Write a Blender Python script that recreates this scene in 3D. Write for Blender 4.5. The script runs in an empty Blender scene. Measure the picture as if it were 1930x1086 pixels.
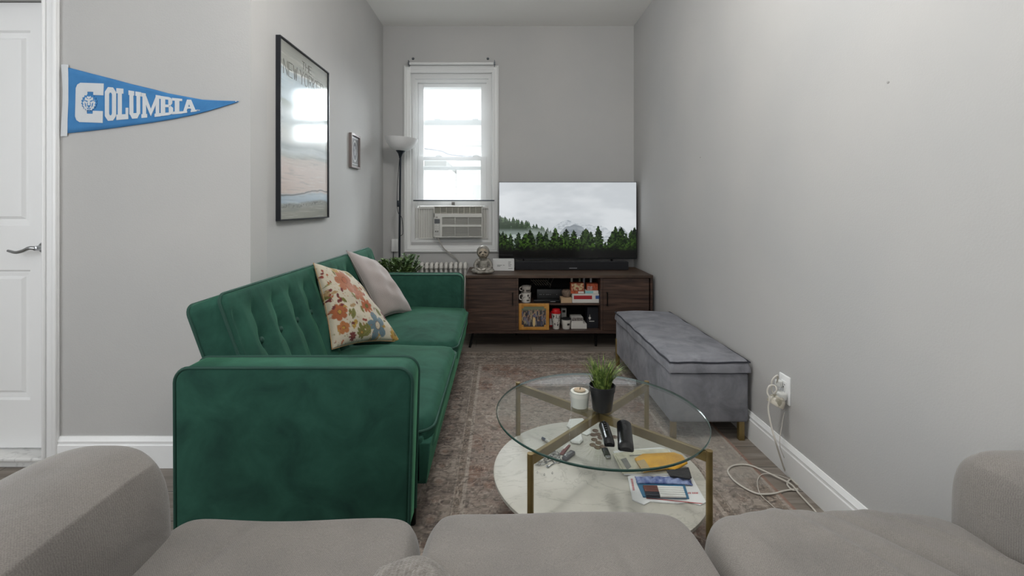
import bpy, bmesh, math, random
import numpy as np
from mathutils import Vector, Matrix
random.seed(7); np.random.seed(7)
sc = bpy.context.scene
PI = math.pi

# ---------------------------------------------------------------- camera, world, lights, exposure
F = 1930 * 16.0 / 36.0
VX, VY, H = 942.0, 388.0, 1.14
cam_data = bpy.data.cameras.new('camera'); cam = bpy.data.objects.new('camera', cam_data)
sc.collection.objects.link(cam); sc.camera = cam
cam.location = (0, 0, H); cam.rotation_euler = (PI/2, 0, 0)
cam_data.lens = 16.0; cam_data.sensor_width = 36.0; cam_data.sensor_fit = 'HORIZONTAL'
cam_data.shift_x = (965.0 - VX) / 1930.0; cam_data.shift_y = -(543.0 - VY) / 1930.0
cam_data.clip_start = 0.02

world = bpy.data.worlds.new('world'); sc.world = world; world.use_nodes = True
bg = world.node_tree.nodes['Background']
bg.inputs[0].default_value = (0.93, 0.96, 1.0, 1); bg.inputs[1].default_value = 1.35

def area(name, loc, rot, sx, sy, energy, color=(1, 1, 1)):
    l = bpy.data.lights.new(name, 'AREA'); l.shape = 'RECTANGLE'; l.size = sx; l.size_y = sy
    l.energy = energy; l.color = color
    o = bpy.data.objects.new(name, l); sc.collection.objects.link(o); o.location = loc; o.rotation_euler = rot
    return o
area('rear_fill_light', (-0.9, -2.96, 1.55), (PI/2, 0, 0), 2.6, 1.7, 9, (1.0, 0.985, 0.96))  # fill light behind the camera, added to set the room's brightness
area('side_fill_light', (-3.12, -0.6, 1.6), (PI/2, 0, -PI/2), 2.2, 1.6, 40, (0.94, 0.97, 1.0))  # added fill from the left, brightens the right wall
_l = bpy.data.lights.new('room_fill_light', 'POINT'); _l.energy = 12; _l.shadow_soft_size = 0.22; _l.color = (1.0, 0.98, 0.95)  # added point light, lifts the room from behind the camera
_o = bpy.data.objects.new('room_fill_light', _l); sc.collection.objects.link(_o); _o.location = (-0.1, -0.9, 1.95)
_l = bpy.data.lights.new('overhead_fill_light', 'POINT'); _l.energy = 44; _l.shadow_soft_size = 0.14; _l.color = (1.0, 0.985, 0.965)  # added overhead fill for the alcove walls, ceiling and seats
_o = bpy.data.objects.new('overhead_fill_light', _l); sc.collection.objects.link(_o); _o.location = (0.1, 1.45, 2.42)
_l = bpy.data.lights.new('overcast_sun', 'SUN'); _l.energy = 22.0; _l.angle = math.radians(70); _l.color = (0.92, 0.96, 1.0)
_o = bpy.data.objects.new('overcast_sun', _l); sc.collection.objects.link(_o)
_o.rotation_euler = Vector((-0.05, -1.0, -0.42)).to_track_quat('-Z', 'Y').to_euler()

sc.view_settings.view_transform = 'Standard'; sc.view_settings.look = 'None'
sc.view_settings.gamma = 1.0; sc.view_settings.use_curve_mapping = False
sc.view_settings.exposure = 0.02

# ---------------------------------------------------------------- helpers
def P(px, py, d):
    return Vector(((px - VX) / F * d, d, H - (py - VY) / F * d))

def srgb(h):
    h = h.lstrip('#'); c = [int(h[i:i+2], 16) / 255 for i in (0, 2, 4)]
    return tuple(x / 12.92 if x <= 0.04045 else ((x + 0.055) / 1.055) ** 2.4 for x in c)

def lin(a):
    a = np.asarray(a, float)
    return np.where(a <= 0.04045, a / 12.92, ((a + 0.055) / 1.055) ** 2.4)

def mat(name, col, rough=0.5, metal=0.0, var=None, vscale=8.0, vdetail=4.0, bump=0.0, bscale=60.0, sheen=0.0,
        sheen_tint=None, coat=0.0, spec=None, contrast=(0.35, 0.65), vdist=0.0, stretch=None, alpha=None):
    m = bpy.data.materials.new(name); m.use_nodes = True
    nt = m.node_tree; b = nt.nodes['Principled BSDF']
    c = srgb(col) if isinstance(col, str) else col
    b.inputs['Base Color'].default_value = (*c, 1); b.inputs['Roughness'].default_value = rough
    b.inputs['Metallic'].default_value = metal
    if spec is not None: b.inputs['Specular IOR Level'].default_value = spec
    if coat: b.inputs['Coat Weight'].default_value = coat
    if sheen:
        b.inputs['Sheen Weight'].default_value = sheen; b.inputs['Sheen Roughness'].default_value = 0.4
        if sheen_tint: b.inputs['Sheen Tint'].default_value = (*srgb(sheen_tint), 1)
    tc = nt.nodes.new('ShaderNodeTexCoord'); vec = tc.outputs['Object']
    if stretch:
        mp = nt.nodes.new('ShaderNodeMapping'); mp.inputs['Scale'].default_value = stretch
        nt.links.new(vec, mp.inputs[0]); vec = mp.outputs[0]
    if var:
        n = nt.nodes.new('ShaderNodeTexNoise'); n.inputs['Scale'].default_value = vscale
        n.inputs['Detail'].default_value = vdetail; n.inputs['Distortion'].default_value = vdist
        r = nt.nodes.new('ShaderNodeValToRGB'); r.color_ramp.elements[0].position = contrast[0]
        r.color_ramp.elements[1].position = contrast[1]
        r.color_ramp.elements[0].color = (*c, 1)
        r.color_ramp.elements[1].color = (*(srgb(var) if isinstance(var, str) else var), 1)
        nt.links.new(vec, n.inputs['Vector']); nt.links.new(n.outputs['Fac'], r.inputs['Fac'])
        nt.links.new(r.outputs['Color'], b.inputs['Base Color'])
    if bump:
        n2 = nt.nodes.new('ShaderNodeTexNoise'); n2.inputs['Scale'].default_value = bscale
        n2.inputs['Detail'].default_value = 3
        bp = nt.nodes.new('ShaderNodeBump'); bp.inputs['Strength'].default_value = bump
        bp.inputs['Distance'].default_value = 0.01
        nt.links.new(vec, n2.inputs['Vector']); nt.links.new(n2.outputs['Fac'], bp.inputs['Height'])
        nt.links.new(bp.outputs['Normal'], b.inputs['Normal'])
    return m

def attr_mat(name, rough=0.6, emit=0.0, sheen=0.0, coat=0.0, bump=0.0):
    m = bpy.data.materials.new(name); m.use_nodes = True; nt = m.node_tree; b = nt.nodes['Principled BSDF']
    a = nt.nodes.new('ShaderNodeAttribute'); a.attribute_name = 'pattern'
    b.inputs['Roughness'].default_value = rough
    if coat: b.inputs['Coat Weight'].default_value = coat; b.inputs['Coat Roughness'].default_value = 0.05
    if sheen: b.inputs['Sheen Weight'].default_value = sheen
    if emit:
        b.inputs['Base Color'].default_value = (0.004, 0.004, 0.004, 1)
        nt.links.new(a.outputs['Color'], b.inputs['Emission Color']); b.inputs['Emission Strength'].default_value = emit
    else:
        nt.links.new(a.outputs['Color'], b.inputs['Base Color'])
    if bump:
        n2 = nt.nodes.new('ShaderNodeTexNoise'); n2.inputs['Scale'].default_value = 350
        bp = nt.nodes.new('ShaderNodeBump'); bp.inputs['Strength'].default_value = bump; bp.inputs['Distance'].default_value = 0.004
        tc = nt.nodes.new('ShaderNodeTexCoord'); nt.links.new(tc.outputs['Object'], n2.inputs['Vector'])
        nt.links.new(n2.outputs['Fac'], bp.inputs['Height']); nt.links.new(bp.outputs['Normal'], b.inputs['Normal'])
    return m

def thin_glass(name, tint=(0.95, 0.98, 0.97), refl=1.0, rough=0.0):
    m = bpy.data.materials.new(name); m.use_nodes = True; nt = m.node_tree
    for n in list(nt.nodes): nt.nodes.remove(n)
    out = nt.nodes.new('ShaderNodeOutputMaterial'); mx = nt.nodes.new('ShaderNodeMixShader')
    tr = nt.nodes.new('ShaderNodeBsdfTransparent'); tr.inputs[0].default_value = (*tint, 1)
    gl = nt.nodes.new('ShaderNodeBsdfGlossy'); gl.inputs['Roughness'].default_value = rough
    gl.inputs[0].default_value = (refl, refl, refl, 1)
    fr = nt.nodes.new('ShaderNodeFresnel'); fr.inputs[0].default_value = 1.45
    ge = nt.nodes.new('ShaderNodeNewGeometry'); su = nt.nodes.new('ShaderNodeMath'); su.operation = 'SUBTRACT'; su.inputs[0].default_value = 1.0
    nt.links.new(ge.outputs['Backfacing'], su.inputs[1]); mu = nt.nodes.new('ShaderNodeMath'); mu.operation = 'MULTIPLY'
    nt.links.new(fr.outputs[0], mu.inputs[0]); nt.links.new(su.outputs[0], mu.inputs[1])
    nt.links.new(mu.outputs[0], mx.inputs[0]); nt.links.new(tr.outputs[0], mx.inputs[1]); nt.links.new(gl.outputs[0], mx.inputs[2])
    nt.links.new(mx.outputs[0], out.inputs[0])
    return m

def emit_mat(name, col, s):
    m = bpy.data.materials.new(name); m.use_nodes = True; b = m.node_tree.nodes['Principled BSDF']
    b.inputs['Base Color'].default_value = (*srgb(col), 1)
    b.inputs['Emission Color'].default_value = (*srgb(col), 1); b.inputs['Emission Strength'].default_value = s
    return m

def thing(name, label, cat, loc=(0, 0, 0), group=None):
    o = bpy.data.objects.new(name, None); sc.collection.objects.link(o); o.location = loc
    o.empty_display_size = 0.05
    o['label'] = label; o['category'] = cat
    if group: o['group'] = group
    return o

def tag(o, label, cat, group=None, kind=None):
    o['label'] = label; o['category'] = cat
    if group: o['group'] = group
    if kind: o['kind'] = kind
    return o

def obj(name, bm, m, parent=None, smooth=True, angle=40, origin=None):
    """link a bmesh (built in world coordinates) as one object; keeps world placement under its parent"""
    me = bpy.data.meshes.new(name)
    bmesh.ops.recalc_face_normals(bm, faces=bm.faces)
    off = Vector((0, 0, 0))
    if parent is not None:
        p = parent
        while p is not None:
            off += p.location; p = p.parent
        bmesh.ops.translate(bm, verts=bm.verts, vec=-off)
        oloc = Vector((0, 0, 0))
    else:
        zs = min(v.co.z for v in bm.verts); xs = [v.co.x for v in bm.verts]; ys = [v.co.y for v in bm.verts]
        oloc = Vector(((min(xs)+max(xs))/2, (min(ys)+max(ys))/2, zs))
        bmesh.ops.translate(bm, verts=bm.verts, vec=-oloc)
    bm.to_mesh(me); bm.free()
    if smooth:
        me.shade_smooth(); me.set_sharp_from_angle(angle=math.radians(angle))
    o = bpy.data.objects.new(name, me); sc.collection.objects.link(o)
    o.location = oloc
    if m is not None: me.materials.append(m)
    if parent is not None: o.parent = parent
    return o

def struct(name, bm, m, parent=None, **k):
    o = obj(name, bm, m, parent, **k)
    if parent is None: o['kind'] = 'structure'
    return o

def B(): return bmesh.new()

def box(bm, x0, x1, y0, y1, z0, z1, r=0.0, seg=3, M=None):
    if x0 > x1: x0, x1 = x1, x0
    if y0 > y1: y0, y1 = y1, y0
    if z0 > z1: z0, z1 = z1, z0
    t = bmesh.new()
    vs = [t.verts.new((x, y, z)) for x in (x0, x1) for y in (y0, y1) for z in (z0, z1)]
    for f in ((0, 1, 3, 2), (4, 6, 7, 5), (0, 4, 5, 1), (2, 3, 7, 6), (0, 2, 6, 4), (1, 5, 7, 3)):
        t.faces.new([vs[i] for i in f])
    bmesh.ops.recalc_face_normals(t, faces=t.faces)
    if r: bmesh.ops.bevel(t, geom=list(t.edges), offset=r, segments=seg, profile=0.5, affect='EDGES')
    if M is not None: bmesh.ops.transform(t, matrix=M, verts=t.verts)
    merge(bm, t)

def merge(bm, t):
    me = bpy.data.meshes.new('tmp'); t.to_mesh(me); t.free(); bm.from_mesh(me); bpy.data.meshes.remove(me)

def prism(bm, pts, a, b, axis='z', r=0.0, seg=2):
    """pts: 2-D outline; extruded along axis from a to b"""
    def mk(p, h):
        if axis == 'z': return (p[0], p[1], h)
        if axis == 'y': return (p[0], h, p[1])
        return (h, p[0], p[1])
    t = bmesh.new()
    lo = [t.verts.new(mk(p, a)) for p in pts]; hi = [t.verts.new(mk(p, b)) for p in pts]
    n = len(pts)
    f1 = t.faces.new(lo); f2 = t.faces.new(hi)
    for i in range(n): t.faces.new((lo[i], lo[(i+1) % n], hi[(i+1) % n], hi[i]))
    bmesh.ops.recalc_face_normals(t, faces=t.faces)
    if r:
        ed = list(set(f1.edges) | set(f2.edges))
        bmesh.ops.bevel(t, geom=ed, offset=r, segments=seg, profile=0.5, affect='EDGES')
    merge(bm, t)

def smooth_path(pts, n=8, closed=False):
    pts = [Vector(p) for p in pts]; out = []; m = len(pts)
    rng = m if closed else m - 1
    for i in range(rng):
        if closed: p0, p1, p2, p3 = pts[(i-1) % m], pts[i], pts[(i+1) % m], pts[(i+2) % m]
        else: p0, p1, p2, p3 = pts[max(i-1, 0)], pts[i], pts[i+1], pts[min(i+2, m-1)]
        for k in range(n):
            t = k / n
            out.append(0.5 * ((2*p1) + (-p0+p2)*t + (2*p0-5*p1+4*p2-p3)*t*t + (-p0+3*p1-3*p2+p3)*t**3))
    if not closed: out.append(pts[-1])
    return out

def tube(bm, pts, r, seg=8, closed=False, caps=True):
    pts = [Vector(p) for p in pts]; n = len(pts)
    rr = r if hasattr(r, '__len__') else [r]*n
    rings = []; up = None
    for i, p in enumerate(pts):
        if closed: t = pts[(i+1) % n] - pts[i-1]
        else: t = pts[min(i+1, n-1)] - pts[max(i-1, 0)]
        if t.length < 1e-9: t = Vector((0, 0, 1))
        t.normalize()
        if up is None: up = Vector((0, 0, 1)) if abs(t.z) < 0.9 else Vector((1, 0, 0))
        s = t.cross(up)
        if s.length < 1e-6: s = t.orthogonal()
        s.normalize(); up = s.cross(t).normalized()
        rings.append([bm.verts.new(p + (s*math.cos(a) + up*math.sin(a))*rr[i]) for a in [2*PI*k/seg for k in range(seg)]])
    m = n if closed else n-1
    for i in range(m):
        a, b = rings[i], rings[(i+1) % n]
        for k in range(seg):
            bm.faces.new((a[k], a[(k+1) % seg], b[(k+1) % seg], b[k]))
    if not closed and caps:
        bm.faces.new(rings[0][::-1]); bm.faces.new(rings[-1])

def cyl(bm, p, q, r, seg=24, r2=None):
    tube(bm, [p, q], [r, r if r2 is None else r2], seg)

def lathe(bm, prof, c=(0, 0, 0), seg=32, M=None):
    """prof: (radius, z) list"""
    t = bmesh.new(); rings = []
    for r, z in prof:
        if r < 1e-6: rings.append([t.verts.new((0, 0, z))])
        else: rings.append([t.verts.new((r*math.cos(2*PI*k/seg), r*math.sin(2*PI*k/seg), z)) for k in range(seg)])
    for a, b in zip(rings, rings[1:]):
        if len(a) == 1 and len(b) == 1: continue
        for k in range(seg):
            k2 = (k+1) % seg
            if len(a) == 1: t.faces.new((a[0], b[k], b[k2]))
            elif len(b) == 1: t.faces.new((a[k], a[k2], b[0]))
            else: t.faces.new((a[k], a[k2], b[k2], b[k]))
    if M is not None: bmesh.ops.transform(t, matrix=M, verts=t.verts)
    bmesh.ops.translate(t, verts=t.verts, vec=Vector(c))
    merge(bm, t)

def ellipsoid(bm, c, r, seg=16, rings=10, M=None):
    t = bmesh.new(); bmesh.ops.create_uvsphere(t, u_segments=seg, v_segments=rings, radius=1)
    S = Matrix.Diagonal((*r, 1)); bmesh.ops.transform(t, matrix=(M @ S) if M is not None else S, verts=t.verts)
    bmesh.ops.translate(t, verts=t.verts, vec=Vector(c)); merge(bm, t)

def frame_boxes(bm, x0, x1, z0, z1, w, y0, y1, r=0.0):
    ws = w if hasattr(w, '__len__') else (w, w, w, w)   # left, right, bottom, top
    box(bm, x0, x0+ws[0], y0, y1, z0, z1, r); box(bm, x1-ws[1], x1, y0, y1, z0, z1, r)
    box(bm, x0+ws[0], x1-ws[1], y0, y1, z0, z0+ws[2], r); box(bm, x0+ws[0], x1-ws[1], y0, y1, z1-ws[3], z1, r)

def slab(bm, O, U, V, N, lu, lv, th, nu, nv, off, back=0.0):
    """padded slab: front surface = O + U*u + V*v + N*(th + off(u,v)); back flat at N*back; corners rounded by off()"""
    O, U, V, N = map(Vector, (O, U, V, N)); fr = []; bk = []
    for i in range(nu+1):
        a, b = [], []
        for j in range(nv+1):
            u = lu*i/nu; v = lv*j/nv
            h, du, dv = off(u, v)
            base = O + U*(u+du) + V*(v+dv)
            a.append(bm.verts.new(base + N*(th+h))); b.append(bm.verts.new(base + N*back))
        fr.append(a); bk.append(b)
    for i in range(nu):
        for j in range(nv):
            bm.faces.new((fr[i][j], fr[i+1][j], fr[i+1][j+1], fr[i][j+1]))
            bm.faces.new((bk[i][j], bk[i][j+1], bk[i+1][j+1], bk[i+1][j]))
    ring = [(i, 0) for i in range(nu)] + [(nu, j) for j in range(nv)] + [(i, nv) for i in range(nu, 0, -1)] + [(0, j) for j in range(nv, 0, -1)]
    for k in range(len(ring)):
        (i, j), (p, q) = ring[k], ring[(k+1) % len(ring)]
        bm.faces.new((fr[i][j], bk[i][j], bk[p][q], fr[p][q]))

def colour_grid(name, m, parent, O, U, V, nu, nv, rgb, N=None, hfun=None, thick=0.0, off=(0,0,0)):
    """a surface with a woven / printed colour pattern, one vertex per cell. rgb: (nv, nu, 3) linear. O is lower-left"""
    O, U, V = np.array(O, float), np.array(U, float), np.array(V, float)
    iu = np.linspace(0, 1, nu); iv = np.linspace(0, 1, nv); uu, vv = np.meshgrid(iu, iv)
    co = O + uu[..., None]*U + vv[..., None]*V
    if N is not None and hfun is not None: co = co + hfun(uu, vv)[..., None]*np.array(N, float)
    co = co.reshape(-1, 3) - np.array(off)
    idx = np.arange(nu*nv).reshape(nv, nu)
    q = np.stack([idx[:-1, :-1], idx[:-1, 1:], idx[1:, 1:], idx[1:, :-1]], -1).reshape(-1, 4)
    me = bpy.data.meshes.new(name); me.vertices.add(len(co)); me.vertices.foreach_set('co', co.ravel())
    me.loops.add(q.size); me.loops.foreach_set('vertex_index', q.ravel().astype(np.int32))
    me.polygons.add(len(q)); me.polygons.foreach_set('loop_start', np.arange(0, q.size, 4, dtype=np.int32))
    me.update(); me.shade_smooth()
    ca = me.color_attributes.new('pattern', 'FLOAT_COLOR', 'POINT')
    c4 = np.ones((nu*nv, 4), np.float32); c4[:, :3] = rgb.reshape(-1, 3); ca.data.foreach_set('color', c4.ravel())
    me.materials.append(m)
    o = bpy.data.objects.new(name, me); sc.collection.objects.link(o)
    if parent is not None: o.parent = parent
    return o

def vnoise(shape, cell, seed, octaves=1, gain=0.5):
    """smooth value noise, 0..1; cell in samples (y, x)"""
    rng = np.random.RandomState(seed); tot = np.zeros(shape); amp = 1; s = 0
    cy, cx = cell if hasattr(cell, '__len__') else (cell, cell)
    for o in range(octaves):
        gy, gx = int(shape[0]/cy)+3, int(shape[1]/cx)+3
        g = rng.rand(gy, gx)
        y = np.arange(shape[0])/cy; x = np.arange(shape[1])/cx
        y0 = y.astype(int); x0 = x.astype(int); fy = (y-y0)[:, None]; fx = (x-x0)[None, :]
        fy = fy*fy*(3-2*fy); fx = fx*fx*(3-2*fx)
        v = (g[y0][:, x0]*(1-fy)*(1-fx) + g[y0+1][:, x0]*fy*(1-fx) + g[y0][:, x0+1]*(1-fy)*fx + g[y0+1][:, x0+1]*fy*fx)
        tot += v*amp; s += amp; amp *= gain; cy = max(cy/2, 1); cx = max(cx/2, 1)
    return tot/s

def mixc(a, b, t): return a*(1-t[..., None]) + np.array(b)*t[..., None]
def sst(a, b, x): t = np.clip((x-a)/(b-a+1e-9), 0, 1); return t*t*(3-2*t)
def hexl(h): return np.array(srgb(h))

FONT = None
def text_mesh(name, body, m, parent, size, M, depth=0.0004, align='LEFT', sx=1.0):
    cu = bpy.data.curves.new('txt', 'FONT'); cu.body = body; cu.size = size; cu.extrude = depth; cu.align_x = align
    cu.resolution_u = 3
    t = bpy.data.objects.new('txt', cu); sc.collection.objects.link(t)
    dg = bpy.context.evaluated_depsgraph_get(); dg.update()
    me = bpy.data.meshes.new_from_object(t.evaluated_get(dg))
    sc.collection.objects.unlink(t); bpy.data.objects.remove(t); bpy.data.curves.remove(cu)
    bm = B(); bm.from_mesh(me); bpy.data.meshes.remove(me)
    bmesh.ops.transform(bm, matrix=M @ Matrix.Diagonal((sx, 1, 1, 1)), verts=bm.verts)
    if len(bm.verts) == 0: return None
    return obj(name, bm, m, parent, smooth=False)
def facing_cam(loc): return Matrix.Translation(loc) @ Matrix.Rotation(PI/2, 4, 'X')           # text on a face looking towards -y
# ---------------------------------------------------------------- materials of the shell
WL, WR0, WRK = -1.09, 1.205, 0.011          # alcove left wall, right wall x = WR0 + WRK*y
YB, YE, ZC = 4.25, 1.99, 2.82                # far wall, entry wall, ceiling
def XR(y): return WR0 + WRK*y
M_wall = mat('painted_grey_wall', '#bdbcba', 0.75, var='#b7b7b6', vscale=1.6, vdetail=3, bump=0.06, bscale=180)
M_ceil = mat('ceiling_paint', '#f0efec', 0.85, bump=0.04, bscale=160)
M_white = mat('white_gloss_paint', '#f0f1f1', 0.35, bump=0.02, bscale=90)
M_wwhite = mat('window_white_paint', '#e2e3e2', 0.4)
M_door = mat('door_paint', '#f6f7f7', 0.4, bump=0.02, bscale=90)
def plank_mat():
    m = bpy.data.materials.new('grey_oak_planks'); m.use_nodes = True; nt = m.node_tree; b = nt.nodes['Principled BSDF']
    N = nt.nodes.new; L = nt.links.new
    tc = N('ShaderNodeTexCoord'); br = N('ShaderNodeTexBrick')
    br.inputs['Scale'].default_value = 1.0; br.offset = 0.37
    br.inputs['Brick Width'].default_value = 1.2; br.inputs['Row Height'].default_value = 0.17
    br.inputs['Mortar Size'].default_value = 0.0018; br.inputs['Mortar Smooth'].default_value = 0.1
    br.inputs['Color1'].default_value = (0.36, 0.36, 0.36, 1); br.inputs['Color2'].default_value = (0.64, 0.64, 0.64, 1)
    br.inputs['Mortar'].default_value = (0.0, 0.0, 0.0, 1)
    L(tc.outputs['Object'], br.inputs['Vector'])
    mp = N('ShaderNodeMapping'); mp.inputs['Scale'].default_value = (1.6, 26, 1); L(tc.outputs['Object'], mp.inputs[0])
    no = N('ShaderNodeTexNoise'); no.inputs['Scale'].default_value = 1.5; no.inputs['Detail'].default_value = 8; no.inputs['Distortion'].default_value = 0.6
    L(mp.outputs[0], no.inputs['Vector'])
    mx = N('ShaderNodeMath'); mx.operation = 'MULTIPLY_ADD'; mx.inputs[1].default_value = 0.45
    L(br.outputs['Color'], mx.inputs[0]); L(no.outputs['Fac'], mx.inputs[2])
    r = N('ShaderNodeValToRGB'); e = r.color_ramp.elements
    e[0].position = 0.3; e[0].color = (*srgb('#57504a'), 1); e[1].position = 1.0; e[1].color = (*srgb('#9b938a'), 1)
    k = e.new(0.62); k.color = (*srgb('#766d64'), 1)
    L(mx.outputs[0], r.inputs['Fac'])
    mo = N('ShaderNodeMix'); mo.data_type = 'RGBA'; mo.inputs['B'].default_value = (0.02, 0.017, 0.014, 1)
    L(br.outputs['Fac'], mo.inputs['Factor']); L(r.outputs['Color'], mo.inputs['A']); L(mo.outputs['Result'], b.inputs['Base Color'])
    b.inputs['Roughness'].default_value = 0.42
    bp = N('ShaderNodeBump'); bp.inputs['Strength'].default_value = 0.15; bp.inputs['Distance'].default_value = 0.003
    L(no.outputs['Fac'], bp.inputs['Height']); L(bp.outputs['Normal'], b.inputs['Normal'])
    return m
M_floor = plank_mat()

# floor, ceiling
bm = B(); box(bm, -3.3, 1.4, -3.2, 4.45, -0.1, 0.0); fl = struct('floor', bm, M_floor, smooth=False)
bm = B(); box(bm, -3.3, 1.4, -3.2, 4.45, ZC, ZC+0.1); struct('ceiling', bm, M_ceil, smooth=False)
# right wall (runs slightly out of square)
bm = B(); prism(bm, [(XR(-3.2), -3.2), (XR(YB+.2), YB+.2), (1.45, YB+.2), (1.45, -3.2)], 0, ZC); struct('wall_right', bm, M_wall, smooth=False)
# left wall of the alcove
bm = B(); box(bm, WL-0.18, WL, YE+0.14, YB+0.2, 0, ZC); struct('wall_left', bm, M_wall, smooth=False)
# far wall with the window opening
WX0, WX1, WZ0, WZ1 = -0.832, -0.072, 0.80, 2.385
bm = B()
box(bm, WL, WX0, YB, YB+0.2, 0, ZC); box(bm, WX1, XR(YB), YB, YB+0.2, 0, ZC)
box(bm, WX0, WX1, YB, YB+0.2, 0, WZ0); box(bm, WX0, WX1, YB, YB+0.2, WZ1, ZC)
bmesh.ops.remove_doubles(bm, verts=bm.verts, dist=1e-5)
struct('wall_far', bm, M_wall, smooth=False)
# entry wall with the door opening
DX0, DX1, DZ = -2.745, -1.985, 2.06
bm = B()
box(bm, DX1, WL, YE, YE+0.14, 0, ZC); box(bm, -3.14, DX0, YE, YE+0.14, 0, ZC); box(bm, DX0, DX1, YE, YE+0.14, DZ, ZC)
struct('wall_entry', bm, M_wall, smooth=False)
# rest of the room behind the camera
bm = B()
box(bm, -3.3, -3.14, -1.8+0.1, -3.2, 0, ZC); box(bm, -3.3, -3.14, 0.5, YE+0.14, 0, ZC)
box(bm, -3.3, -3.14, -1.7, 0.5, 0, 0.8); box(bm, -3.3, -3.14, -1.7, 0.5, 2.4, ZC)
struct('wall_side', bm, M_wall, smooth=False)
bm = B()
box(bm, -3.14, -2.2, -3.2, -3.0, 0, ZC); box(bm, 0.4, XR(-3), -3.2, -3.0, 0, ZC)
box(bm, -2.2, 0.4, -3.2, -3.0, 0, 0.7); box(bm, -2.2, 0.4, -3.2, -3.0, 2.4, ZC)
struct('wall_near', bm, M_wall, smooth=False)
for nm, (a, b_, z0, z1) in {'added_rear_window': (-2.2, 0.4, 0.7, 2.4)}.items():  # unseen window, added as the opening for the rear fill light
    bm = B(); frame_boxes(bm, a, b_, z0, z1, 0.05, -3.12, -3.05); box(bm, -0.93, -0.87, -3.12, -3.05, z0, z1); struct(nm, bm, M_wwhite, smooth=False)
t = B()
for (a, b_) in ((-1.7, -1.65), (0.45, 0.5), (-0.63, -0.57)): box(t, -3.26, -3.2, a, b_, 0.8, 2.4)
box(t, -3.26, -3.2, -1.65, .45, .8, .85); box(t, -3.26, -3.2, -1.65, .45, 2.35, 2.4)
struct('added_side_window', t, M_wwhite, smooth=False)  # unseen window added to go with the side fill light

# baseboards: tall flat board, bead and cap
BPROF = [(0, 0), (0.015, 0), (0.015, 0.098), (0.012, 0.103), (0.012, 0.112), (0.0135, 0.115), (0.009, 0.124), (0.005, 0.134), (0, 0.134)]
def baseboard(name, a, b):
    a, b = Vector((*a, 0)), Vector((*b, 0)); d = (b-a).normalized(); n = Vector((d.y, -d.x, 0))
    bm = B(); ra = [bm.verts.new(a + n*p + Vector((0, 0, z))) for p, z in BPROF]; rb = [bm.verts.new(b + n*p + Vector((0, 0, z))) for p, z in BPROF]
    k = len(BPROF)
    for i in range(k): bm.faces.new((ra[i], ra[(i+1) % k], rb[(i+1) % k], rb[i]))
    bm.faces.new(ra); bm.faces.new(rb[::-1])
    struct(name, bm, M_white, angle=20)
baseboard('baseboard_right', (XR(YB), YB), (XR(-3), -3.0))
baseboard('baseboard_far', (WL, YB), (XR(YB), YB))
baseboard('baseboard_left', (WL, YE-0.015), (WL, YB))
baseboard('baseboard_entry', (-1.925, YE), (WL+0.015, YE))

# ------------------------------------------------ door 1
door = thing('door_1', 'white two-panel door with lever handle', 'door', (-2.365, 2.07, 0.045)); door['kind'] = 'structure'
del door['label'], door['category']
bm = B(); yf = 2.05
box(bm, DX0+.003, DX1-.003, yf+0.014, yf+0.04, 0.05, DZ-.005)
px = [(-2.615, -2.115)]
zs = [(0.265, 0.851), (1.05, 1.93)]
# stiles and rails
box(bm, DX0+.003, -2.615, yf, yf+0.016, 0.05, DZ-.005); box(bm, -2.115, DX1-.003, yf, yf+0.016, 0.05, DZ-.005)
for a, b_ in ((0.05, zs[0][0]), (zs[0][1], zs[1][0]), (zs[1][1], DZ-.005)): box(bm, -2.615, -2.115, yf, yf+0.016, a, b_)
obj('door_leaf', bm, M_door, door, smooth=False)
for z0, z1 in zs:
    bm = B(); t = bmesh.new()
    x0, x1 = -2.615, -2.115; steps = [(0, 0.0), (0.008, 0.010), (0.016, 0.010), (0.030, 0.012), (0.042, 0.002)]
    rings = []
    for ins, dep in steps:
        rings.append([t.verts.new((x, yf+dep, z)) for x, z in ((x0+ins, z0+ins), (x1-ins, z0+ins), (x1-ins, z1-ins), (x0+ins, z1-ins))])
    for a, b_ in zip(rings, rings[1:]):
        for k in range(4): t.faces.new((a[k], a[(k+1) % 4], b_[(k+1) % 4], b_[k]))
    t.faces.new(rings[-1]); merge(bm, t)
    obj('door_panel', bm, M_door, door, smooth=False)
M_chrome = mat('brushed_nickel', '#a9abac', 0.25, 1.0)
bm = B(); hx, hz = -2.05, 0.952
lathe(bm, [(0, 0), (0.026, 0), (0.026, 0.004), (0.021, 0.010), (0.012, 0.013), (0.010, 0.045), (0, 0.047)], (hx, yf, hz), 24, Matrix.Rotation(PI/2, 4, 'X'))
pts = smooth_path([(hx, yf-.04, hz), (hx-.025, yf-.043, hz+.001), (hx-.055, yf-.043, hz-.012), (hx-.085, yf-.043, hz-.018), (hx-.108, yf-.043, hz-.013), (hx-.12, yf-.043, hz-.010)], 5)
tube(bm, pts, [0.009 - 0.004*i/len(pts) for i in range(len(pts))], 10)
hd = obj('door_handle', bm, M_chrome, door)
bm = B()
for (x0, x1, z0, z1) in ((DX1, -1.922, 0, DZ+0.065), (DX0-.063, DX0, 0, DZ+0.065), (DX0, DX1, DZ, DZ+0.065)):
    box(bm, x0, x1, YE-0.012, YE, z0, z1, 0.003, 2)
for (x0, x1, z0, z1) in ((-1.94, -1.922, 0, DZ+0.065), (DX1, DX1+.012, 0, DZ+.01), (DX0-.063, DX0-.045, 0, DZ+0.065)):
    box(bm, x0, x1, YE-0.022, YE-.01, z0, z1, 0.004, 2)
box(bm, DX0, DX1+.06, YE-0.022, YE-.01, DZ+.047, DZ+.065, .004, 2)
struct('trim_1', bm, M_white, angle=50)
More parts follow.
